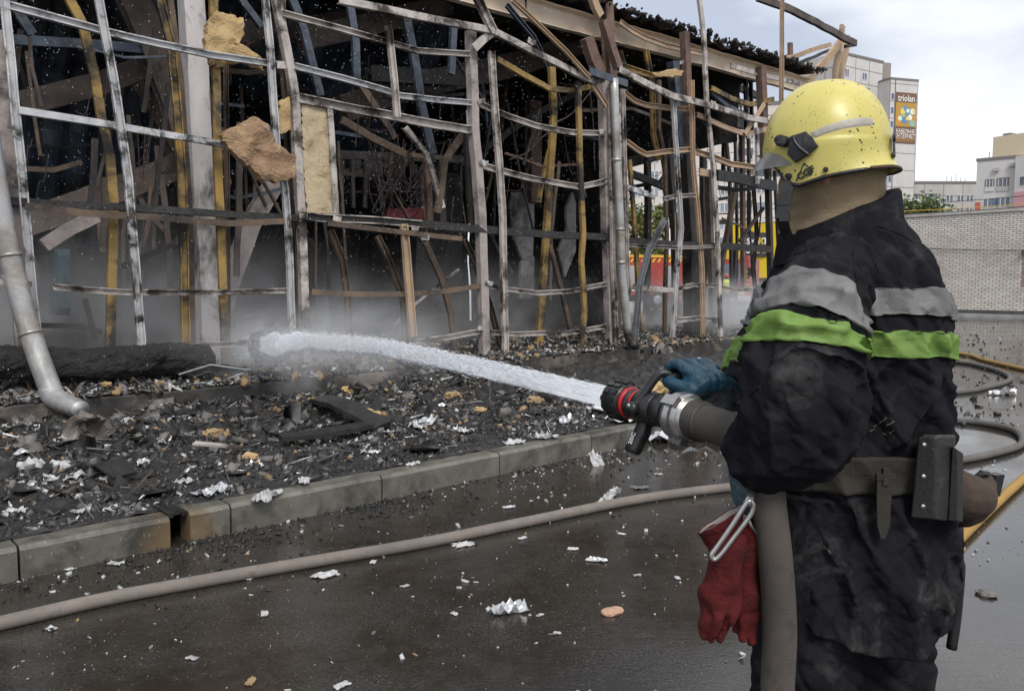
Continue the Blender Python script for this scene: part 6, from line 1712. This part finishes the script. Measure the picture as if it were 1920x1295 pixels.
hose('ground_hose', 'long tan grey hose lying across the wet asphalt', [pz(-160, 1205, .03), pz(0, 1168, .03), pz(200, 1122, .03), pz(400, 1085, .03), pz(600, 1050, .03), pz(800, 1016, .03), pz(1000, 975, .03), pz(1200, 935, .03), pz(1380, 912, .03), pz(1500, 905, .03), pz(1620, 915, .03)], .031, HOSE1, 10, 20)
hose('coiled_hose', 'grey hose looping across the puddled yard beside the pouch', [pz(1560, 880, .03), pz(1700, 868, .03), pz(1800, 862, .03), pz(1870, 848, .03), pz(1915, 832, .03), pz(1905, 808, .03), pz(1850, 794, .03), pz(1790, 788, .03), pz(1650, 784, .03)], .03, HOSE3)
hose('coiled_hose', 'grey hose loop beside the far yellow hose', [pz(1640, 742, .03), pz(1790, 735, .03), pz(1850, 726, .03), pz(1893, 712, .03), pz(1880, 698, .03), pz(1840, 686, .03), pz(1790, 678, .03), pz(1650, 668, .03)], .034, HOSE3)
hose('yellow_hose', 'yellow hose crossing the wet yard right behind the mesh bag', [pz(1700, 1110, .03), pz(1800, 1008, .03), pz(1860, 950, .03), pz(1920, 896, .03), pz(2010, 820, .03)], .030, HOSE2)
hose('yellow_hose', 'thin yellow hose far off in the yard before the brick wall', [pz(1600, 655, .03), pz(1790, 662, .03), pz(1850, 676, .03), pz(1930, 694, .03), pz(2060, 720, .03)], .034, HOSE2)
# ---- red gloves hung on a snap hook
rgl = empty('red_gloves', 'pair of red suede gloves hanging from a steel snap hook', 'gloves', loc=tuple(px(1370, 1080, 1.45)))
def glove_mesh(shift, ds, flip):
    g = []
    P = lambda x, y, d=0: px(x + shift[0], y + shift[1], 1.45 + ds + d)
    return P
P = lambda x, y, d=0.: px(x, y, 1.45 + d)
gl1 = [([P(1365, 1020), P(1355, 1080), P(1348, 1120)], [.036, .031, .034]), ([P(1338, 1000), P(1385, 1030)], [.020, .020]),
       ([P(1330, 1105), P(1321, 1150), P(1317, 1192)], [.015, .0115, .0085]), ([P(1345, 1125, -.012), P(1340, 1160, -.016), P(1336, 1198, -.012)], [.0145, .0115, .0085]),
       ([P(1362, 1120), P(1360, 1160), P(1355, 1195)], [.0145, .0115, .0085]), ([P(1374, 1085), P(1380, 1130, -.012), P(1374, 1160, -.014)], [.016, .012, .009])]
V, F = capsules(gl1, 14)
def wrinkle(V, c=(0, 0, 0), a=.009):
    return [v + Vector((mnoise.noise(v * 26), mnoise.noise(v * 26 + Vector((5, 0, 0))), mnoise.noise(v * 30 + Vector((0, 7, 0))))) * a for v in V]
remeshed('glove', wrinkle(V), F, .0034, REDG, rgl, 1)
gl2 = [([P(1402, 1010, .03), P(1396, 1070, .03), P(1394, 1120, .03)], [.034, .027, .032]),
       ([P(1384, 1120, .03), P(1380, 1150, .03), P(1376, 1180, .03)], [.014, .011, .008]), ([P(1395, 1130, .02), P(1393, 1165, .018), P(1390, 1196, .02)], [.0145, .011, .0085]), ([P(1406, 1110, .03), P(1412, 1150, .03), P(1406, 1202, .03)], [.0145, .0115, .009]), ([P(1410, 990, .03), P(1420, 1030, .03)], [.02, .018])]
V, F = capsules(gl2, 14); remeshed('glove', wrinkle(V), F, .0034, REDG, rgl, 1)
# flared open cuff of the front glove with pale lining
def cuff(offs, name, m, th):
    rows = []
    for i in range(12):
        f = i / 11
        c = P(1362, 1022).lerp(P(1352, 972), f); a = .030 + .022 * f; bq = .020 + .020 * f
        ax_ = (px(1400, 950, 1.45) - px(1322, 1000, 1.45)).normalized()
        rows.append([c + ax_ * ((a - offs) * math.cos(t)) + Vector((0, -1, -.25)) * ((bq - offs) * math.sin(t)) * .8 + Vector((0, 0, .004 * mnoise.noise(Vector((math.cos(t) * 2, math.sin(t) * 2, f * 3))))) + Vector((0, 0, .016 * f * math.sin(t))) for t in (2 * math.pi * j / 48 for j in range(48))])
    return shell(name, rows, m, rgl)
cuff(.0, 'cuff', REDG, .003); cuff(.004, 'cuff_lining', pmat('pale_lining', (.30, .28, .26), (.22, .205, .19), (.12, .11, .10), .4, 20, 8, .9), .002)
hk = empty('snap_hook', 'bright steel snap hook clipped to the belt beside the hose', 'snap hook', loc=tuple(px(1380, 990, 1.40)))
mb = MB(); P2 = [px(x, y, 1.405) for x, y in [(1408, 938), (1398, 945), (1372, 985), (1342, 1028), (1334, 1040), (1338, 1048), (1350, 1040), (1378, 1004), (1405, 968), (1412, 950), (1408, 938)]]
mb.tube(catmull(P2, 6), .0045, 10); mb.build('hook_body', STEEL, hk, True)
mb = MB(); mb.tube([px(1400, 945, 1.405), px(1407, 932, 1.42), px(1412, 915, 1.45)], .007, 10); mb.build('hook_eye', STEEL, hk, True)
mb = MB(); mb.tube([px(1400, 968, 1.41), px(1408, 985, 1.42), px(1418, 1000, 1.43)], .003, 8); mb.build('key_ring', STEEL, hk, True)
# ---- the water jet: dense spray body + flying drops
J0 = NT0 + nx * .004; J1 = pf(470, 655, .3)
def jet_pt(f):
    p = J0.lerp(J1, f); zs = np.interp(p.y, [J0.y, 2.72, 4.0, 6.03, 7.5, J1.y], [J0.z, J0.z - .008, J0.z - .035, J0.z - .155, J0.z - .31, J1.z + .02]); p.z = float(zs); return p
def jet_r(f): return float(np.interp(f, [0, .12, .3, .6, .85, 1], [.031, .036, .044, .060, .10, .17]))
b = NT('water_spray'); 
vol = b.n('VolumePrincipled', {'Color': (1.0, .995, .985, 1), 'Density': 60.0, 'Anisotropy': .0})
b.t.links.new(vol.outputs[0], b.out.inputs['Volume'])
SPRAY = b.m
def spray_body(name, label, f0, f1, k, dens, n=110, seg=26, rag=1.):
    V, F = [], []
    for i in range(n):
        f = f0 + (f1 - f0) * i / (n - 1); c = jet_pt(f); t = (jet_pt(min(1, f + .01)) - jet_pt(max(0, f - .01))).normalized(); s = t.cross(Vector((0, 0, 1))).normalized(); u = s.cross(t)
        for j in range(seg):
            a = 2 * math.pi * j / seg; d = s * math.cos(a) + u * math.sin(a)
            dist = (c - J0).length
            nzv = mnoise.noise(Vector((math.cos(a) * 1.4, math.sin(a) * 1.4, dist * 3.2))) + .6 * mnoise.noise(Vector((math.cos(a) * 3, math.sin(a) * 3, dist * 8)))
            V.append(c + d * jet_r(f) * k * (1 + rag * nzv * min(.42, .04 + .75 * f)))
    F = loft_faces(n, seg)
    m = SPRAY.copy(); m.node_tree.nodes['Principled Volume'].inputs['Density'].default_value = dens
    return mesh_obj(name, V, F, m, jet, True)
jet = empty('water_jet', 'white water jet arching from the nozzle into the burnt hall', 'water jet', loc=tuple(J0))
for f0_, f1_, dn, kk in ((0, .20, 46, .82), (.201, .38, 30, .76), (.381, .54, 16, .78), (.541, .68, 7, .9), (.681, .80, 3.0, 1.0), (.801, .90, 1.2, 1.15)): spray_body('spray_body', '', f0_, f1_, kk, dn, 60, 26, 1.1)
def drops(name, P, Dv, ln, r, m, parent=None):
    """elongated drops: thin 4-sided spindles along their flight"""
    n = len(P); P = np.asarray(P); Dv = Dv / np.linalg.norm(Dv, axis=1)[:, None]
    X = np.cross(Dv, rng.normal(size=(n, 3))); X /= np.linalg.norm(X, axis=1)[:, None]; Y = np.cross(Dv, X)
    ln = ln[:, None]; r = r[:, None]
    V = np.stack([P - Dv * ln, P + X * r, P + Y * r, P - X * r, P - Y * r, P + Dv * ln], 1).reshape(-1, 3)
    f = np.array([(0, 2, 1), (0, 3, 2), (0, 4, 3), (0, 1, 4), (5, 1, 2), (5, 2, 3), (5, 3, 4), (5, 4, 1)])
    F = (np.arange(n)[:, None, None] * 6 + f[None]).reshape(-1, 3)
    return np_mesh(name, V, F, [m], parent, True)
b = NT('water_drop'); DROP = b.done((.93, .94, .96), .3)
n = 34000
fs = rng.uniform(0, 1, n) ** .7 * 1.04; Pd, Dd = [], []
edge = rng.uniform(size=n) < .6
for f, e_ in zip(fs, edge):
    f1 = min(f, 1.); c = jet_pt(f1) + (jet_pt(1.) - jet_pt(.98)) * ((f - f1) / .02); t = (jet_pt(min(1, f1 + .01)) - jet_pt(max(0, f1 - .01))).normalized(); s = t.cross(Vector((0, 0, 1))).normalized(); u = s.cross(t)
    a = rng.uniform(0, 6.283); rr = jet_r(f1) * (.78 + abs(rng.normal(0, .42)) * (.10 + 2.3 * f1 ** 1.3)) if e_ else jet_r(f1) * rng.uniform(.2, 1.0)
    Pd.append(c + s * (math.cos(a) * rr) + u * (math.sin(a) * rr) - Vector((0, 0, abs(rng.normal(0, .10)) * f1 ** 3))); Dd.append(t + Vector(rng.normal(0, .012 + .16 * f1 ** 1.5, 3)))
o = drops('jet_drops', [tuple(p) for p in Pd], np.array([tuple(d) for d in Dd]), rng.uniform(.014, .05, n) * (1 - .78 * np.minimum(fs, 1)), rng.uniform(.0005, .0016, n) * (.55 + 1.5 * fs), DROP, jet); o['kind'] = 'stuff'
# drops drifting through the air before and inside the hall
n = 9000; Pd = []
for _ in range(n):
    nn_ = rng.uniform(-1.2, 1.5); t_ = rng.uniform(-2.5, 8.5); Pd.append(tuple(W(t_, nn_, rng.uniform(.5, 4.9))))
o = drops('drifting_spray', Pd, np.c_[rng.normal(0, .3, n), rng.normal(0, .3, n), -np.ones(n)], rng.uniform(.003, .008, n), .0009 + .0034 * rng.uniform(0, 1, n) ** 4, DROP)
tag(o, 'fine water drops drifting in front of the dark hall', 'spray', kind='stuff')
# ---- smoke and steam: soft-edged volumes
def smoke(name, label, c, ax, ay, az, dens, scale, seed, thr=.45):
    mb = MB(); mb.box(c, ax, ay, az)
    b = NT(name + '_vol')
    g = b.n('TexCoord').outputs['Generated']
    sub = b.n('VectorMath', {0: g, 1: (.5, .5, .5)}, operation='SUBTRACT').outputs[0]
    ln = b.n('VectorMath', {0: sub}, operation='LENGTH').outputs['Value']
    wob = b.n('TexNoise', {'Vector': b.n('Mapping', {0: b.n('TexCoord').outputs['Object'], 'Location': (seed * 3, 1, seed)}).outputs[0], 'Scale': scale * .8, 'Detail': 3.0}).outputs['Fac']
    ln = b.math('ADD', ln, b.math('MULTIPLY', b.math('SUBTRACT', wob, .36), .45))
    fall = b.n('MapRange', {0: ln, 1: .5, 2: .12, 3: 0., 4: 1.}, interpolation_type='SMOOTHSTEP').outputs[0]
    ob = b.n('Mapping', {0: b.n('TexCoord').outputs['Object'], 'Location': (seed, seed * 2, 0)}).outputs[0]
    nzv = b.n('TexNoise', {'Vector': ob, 'Scale': scale, 'Detail': 4.0, 'Roughness': .6, 'Distortion': .5}).outputs['Fac']
    k = b.n('MapRange', {0: nzv, 1: thr - .08, 2: thr + .16, 3: .06, 4: 1.}).outputs[0]
    low = b.n('MapRange', {0: b.n('SeparateXYZ', {0: g}).outputs[2], 1: .05, 2: .8, 3: 1., 4: .12}).outputs[0]
    d = b.math('MULTIPLY', b.math('MULTIPLY', b.math('MULTIPLY', fall, k), low), dens)
    v = b.n('VolumePrincipled', {'Color': (.93, .94, .96, 1), 'Density': d, 'Anisotropy': .1})
    b.t.links.new(v.outputs[0], b.out.inputs['Volume'])
    o = mb.build(name, b.m); return tag(o, label, 'smoke', kind='stuff')
smoke('smoke', 'grey smoke rolling low inside the left bays of the hall', W(1.0, 1.9, 1.3), U * 4.6, NB * 1.85, Vector((0, 0, 1.55)), 1.15, 1.2, 2., .50)
smoke('smoke', 'thin grey smoke hanging inside the right bays of the hall', W(6.2, 2.0, 1.1), U * 3.0, NB * 1.9, Vector((0, 0, 1.3)), .9, 1.5, 9., .50)
smoke('steam', 'white steam rising from the rubble at the hall corner', W(10.9, .7, 1.0), U * 2.3, NB * 1.4, Vector((0, 0, 1.0)), 2.4, 1.8, 5., .42)
smoke('steam', 'white mist where the water jet strikes the rubble', W(2.4, .0, .8), U * 2.1, NB * 1.0, Vector((0, 0, .8)), 2.8, 2.2, 7., .42)

# ================================================================== behind the hall: engines, shop, helper
ERED = pmat('engine_red', (.40, .055, .042), (.33, .045, .035), (.2, .05, .04), .2, 1, .8, .3); EYEL = pmat('engine_yellow', (.75, .45, .04), (.68, .4, .035)); EWHT = pmat('engine_white', (.7, .69, .67), (.6, .59, .57)); GREYM = pmat('roller_shutter', (.42, .42, .43), (.34, .34, .35), None, .3, 1, rough=.4); TYRE = pmat('tyre', (.012, .012, .012), (.022, .021, .02))  # engine red dulled so that haze is put into its base colour
YLW = pmat('shop_yellow', (.74, .53, .015), (.68, .48, .015), None, .3, .4); SGRY = pmat('shop_sign_grey', (.045, .042, .05), (.06, .056, .065)); SBRN = pmat('shop_brown', (.14, .105, .085), (.11, .085, .07))
def wheel(F_, a, r, o0, o1, parent):
    c0, c1 = F_.at(a, r, o0), F_.at(a, r, o1)
    V, Fc = lathe([(0, r * .9), (.03, r), ((c1 - c0).length - .03, r), ((c1 - c0).length, r * .9)], c0, (c1 - c0), 24); w_ = mesh_obj('wheel', V, Fc, TYRE, parent, True)
    V, Fc = lathe([((c1 - c0).length - .02, r * .55), ((c1 - c0).length + .015, r * .5), ((c1 - c0).length + .02, r * .2)], c0, (c1 - c0), 20); mesh_obj('rim', V, Fc, GREYM, w_, True)
A, Bq = g0(1100, 41), g0(1326, 43)
eng = empty('fire_engine', 'red fire engine with white stripe and grey shutters beyond the frame', 'fire engine', loc=tuple(A))
ef = Face(A, Bq - A, eng); EL = (Bq - A).length; ez = px(1250, 478, 42).z
ef.box('body', 0, EL, .75, ez - .12, -2.4, 0, ERED); ef.box('roof_rail', .02, EL - .02, ez - .12, ez, -2.38, .03, EYEL)
ef.box('white_stripe', 0, EL, .95, 1.12, 0, .012, EWHT); ef.box('chassis', .2, EL - .3, .4, .75, -2.2, -.15, TYRE)
for k in range(5):
    a0 = EL * (.08 + k * .185); sh = ef.box('shutter', a0, a0 + EL * .12, 1.15, ez - .55, 0, .02, GREYM if k in (1, 3) else ERED)
    for q in range(8): ef.box('shutter_slat', a0 + .02, a0 + EL * .12 - .02, 1.2 + q * .12, 1.2 + q * .12 + .09, .02, .03, GREYM if k in (1, 3) else ERED, sh)
for k in range(16):
    a0 = EL * .30 + k * EL * .045
    mb = MB(); mb.add([ef.at(a0, ez - .38, .015), ef.at(a0 + .12, ez - .38, .015), ef.at(a0 + .24, ez - .18, .015), ef.at(a0 + .12, ez - .18, .015)], [(0, 1, 2, 3)]); mb.build('chevron', EYEL, eng)
ef.box('rear_board', EL * .68, EL * .88, .28, .72, .0, .05, ERED)
for k in range(4):
    a0 = EL * (.69 + k * .045); mb = MB(); mb.add([ef.at(a0, .3, .06), ef.at(a0 + .13, .3, .06), ef.at(a0 + .28, .70, .06), ef.at(a0 + .15, .70, .06)], [(0, 1, 2, 3)]); mb.build('chevron', EYEL, eng)
for a in (.16, .58): wheel(ef, EL * a, .48, -.35, .02, eng)
# second engine seen from the front
A, Bq = g0(1332, 42), g0(1404, 41)
cabn = empty('fire_engine', 'fire engine cab seen head on with red beacons and dark windscreen', 'fire engine', loc=tuple(A))
cf = Face(A, Bq - A, cabn); CL = (Bq - A).length; cz_ = px(1370, 486, 42).z
cf.box('cab', 0, CL, .55, cz_, -2.2, 0, ERED); cf.box('windscreen', .12, CL - .12, cz_ - 1.15, cz_ - .25, 0, .02, PANE)
cf.box('beacon', .1, .55, cz_, cz_ + .16, -.6, -.2, ERED); cf.box('beacon', CL - .55, CL - .1, cz_, cz_ + .16, -.6, -.2, ERED)
cf.box('grille', .3, CL - .3, .85, 1.2, 0, .03, TYRE); cf.box('bumper', -.02, CL + .02, .45, .72, -.3, .12, EWHT)
for a in (.18, .82): cf.box('headlight', CL * a - .14, CL * a + .14, .78, .98, .0, .05, EWHT)
for k in range(6):
    mb = MB(); zz = .75 + k * .22; mb.add([cf.at(CL - .16, zz, .022), cf.at(CL - .02, zz + .08, .022), cf.at(CL - .02, zz + .2, .022), cf.at(CL - .16, zz + .12, .022)], [(0, 1, 2, 3)]); mb.build('chevron', EYEL, cabn)
for a in (.12, .88):
    wheel(cf, CL * a, .45, -.9, -.6, cabn); cf.box('mirror', CL * a + (-.35 if a < .5 else .2), CL * a + (-.2 if a < .5 else .35), cz_ - .9, cz_ - .45, -.1, .1, TYRE)
# yellow shop
A, Bq = g0(1362, 58), g0(1500, 55)
shp = empty('yellow_shop', 'bright yellow shop front with a dark rounded sign', 'shop', loc=tuple(A))
sf = Face(A, Bq - A, shp); SL = (Bq - A).length; zt, zb_ = px(1430, 418, 57).z, px(1430, 521, 57).z
sf.box('wall', 0, SL, 0, zt, -6, -.05, SBRN); sf.box('yellow_cladding', 0, SL, zb_, zt, -.05, .1, YLW); sf.box('parapet', -.05, SL + .05, zt, zt + .16, -6, .15, EWHT)
sx0, sx1 = SL * .255, SL * .60; szt, szb = px(1425, 437, 57).z, px(1425, 482, 57).z
# rounded board
pr = []
rr_ = .42
for cx_, cz2, a0 in ((sx1 - rr_, szt - rr_, 0), (sx0 + rr_, szt - rr_, 90), (sx0 + rr_, szb + rr_, 180), (sx1 - rr_, szb + rr_, 270)):
    for q in range(7): a = R(a0 + q * 15); pr.append((cx_ + rr_ * math.cos(a), cz2 + rr_ * math.sin(a)))
V = [sf.at(a, z, .1) for a, z in pr] + [sf.at(a, z, .2) for a, z in pr]; k = len(pr)
sb_ = mesh_obj('sign_board', V, [tuple(range(k, 2 * k))] + [(i, (i + 1) % k, k + (i + 1) % k, k + i) for i in range(k)], SGRY, shp)
cxs = (sx0 + sx1) / 2
def word(txt, z, ysel):
    adv = (sx1 - sx0) * .82 / len(txt)
    for i, ch_ in enumerate(txt):
        font_obj('letter', ch_, .62, frame(sf.at(cxs + (i - (len(txt) - 1) / 2) * adv, z, .215), sf.d, (0, 0, 1)), YLW if ch_ in ysel else WHT, sb_, .02, .01)
word('SMART', szt - .62, 'R'); word('STORE', szt - 1.22, 'R')
# helper in a bright vest
hp = empty('person', 'distant firefighter in a yellow vest standing beyond the frame', 'person', loc=tuple(g0(1362, 38)))
hb0 = g0(1362, 38)
V, F = capsules([([hb0 + Vector((0, 0, .95)), hb0 + Vector((0, 0, 1.2)), hb0 + Vector((0, 0, 1.42)), hb0 + Vector((0, 0, 1.55))], [.15, .16, .17, .06]), ([hb0 + Vector((0, 0, 1.62)), hb0 + Vector((0, 0, 1.68))], [.09, .095]),
                 ([hb0 + Vector((-.09, 0, .9)), hb0 + Vector((-.11, 0, .5)), hb0 + Vector((-.11, 0, .07))], [.09, .075, .06]), ([hb0 + Vector((.09, 0, .9)), hb0 + Vector((.12, 0, .5)), hb0 + Vector((.12, 0, .07))], [.09, .075, .06]),
                 ([hb0 + Vector((-.2, 0, 1.4)), hb0 + Vector((-.27, -.02, 1.12)), hb0 + Vector((-.22, -.14, .92))], [.065, .055, .045]), ([hb0 + Vector((.2, 0, 1.4)), hb0 + Vector((.27, -.02, 1.12)), hb0 + Vector((.22, -.14, .92))], [.065, .055, .045])], 10)
for v in V: v.z = max(v.z, 0.005)
remeshed('body', V, F, .03, NAVY, hp, 2)
V, F = capsules([([hb0 + Vector((0, 0, 1.0)), hb0 + Vector((0, 0, 1.2)), hb0 + Vector((0, 0, 1.38))], [.175, .185, .19])], 16); mesh_obj('vest', V, F, pmat('vest_yellow', (.55, .6, .12), (.5, .54, .1)), hp, True)
V, F = capsules([([hb0 + Vector((0, 0, 1.69)), hb0 + Vector((0, 0, 1.73))], [.115, .11])], 14); mesh_obj('helmet', V, F, ERED, hp, True)
# pale lamp post by the engine
lpst = empty('lamp_post', 'pale lamp post standing beside the red fire engine', 'lamp post', loc=tuple(g0(1255, 50)))
mb = MB(); q = g0(1255, 50); mb.tube([q, q + Vector((0, 0, 6.0))], [.16, .11], 12); mb.build('pole', EWHT, lpst, True)
mb = MB(); mb.tube(catmull([q + Vector((0, 0, 5.9)), q + Vector((.3, 0, 6.5)), q + Vector((1.2, 0, 6.7))], 5), .05, 8); mb.build('arm', EWHT, lpst, True)
mb = MB(); mb.box(q + Vector((1.5, 0, 6.7)), Vector((.35, 0, 0)), Vector((0, .14, 0)), Vector((0, 0, .07))); mb.build('lamp_head', GREYM, lpst)
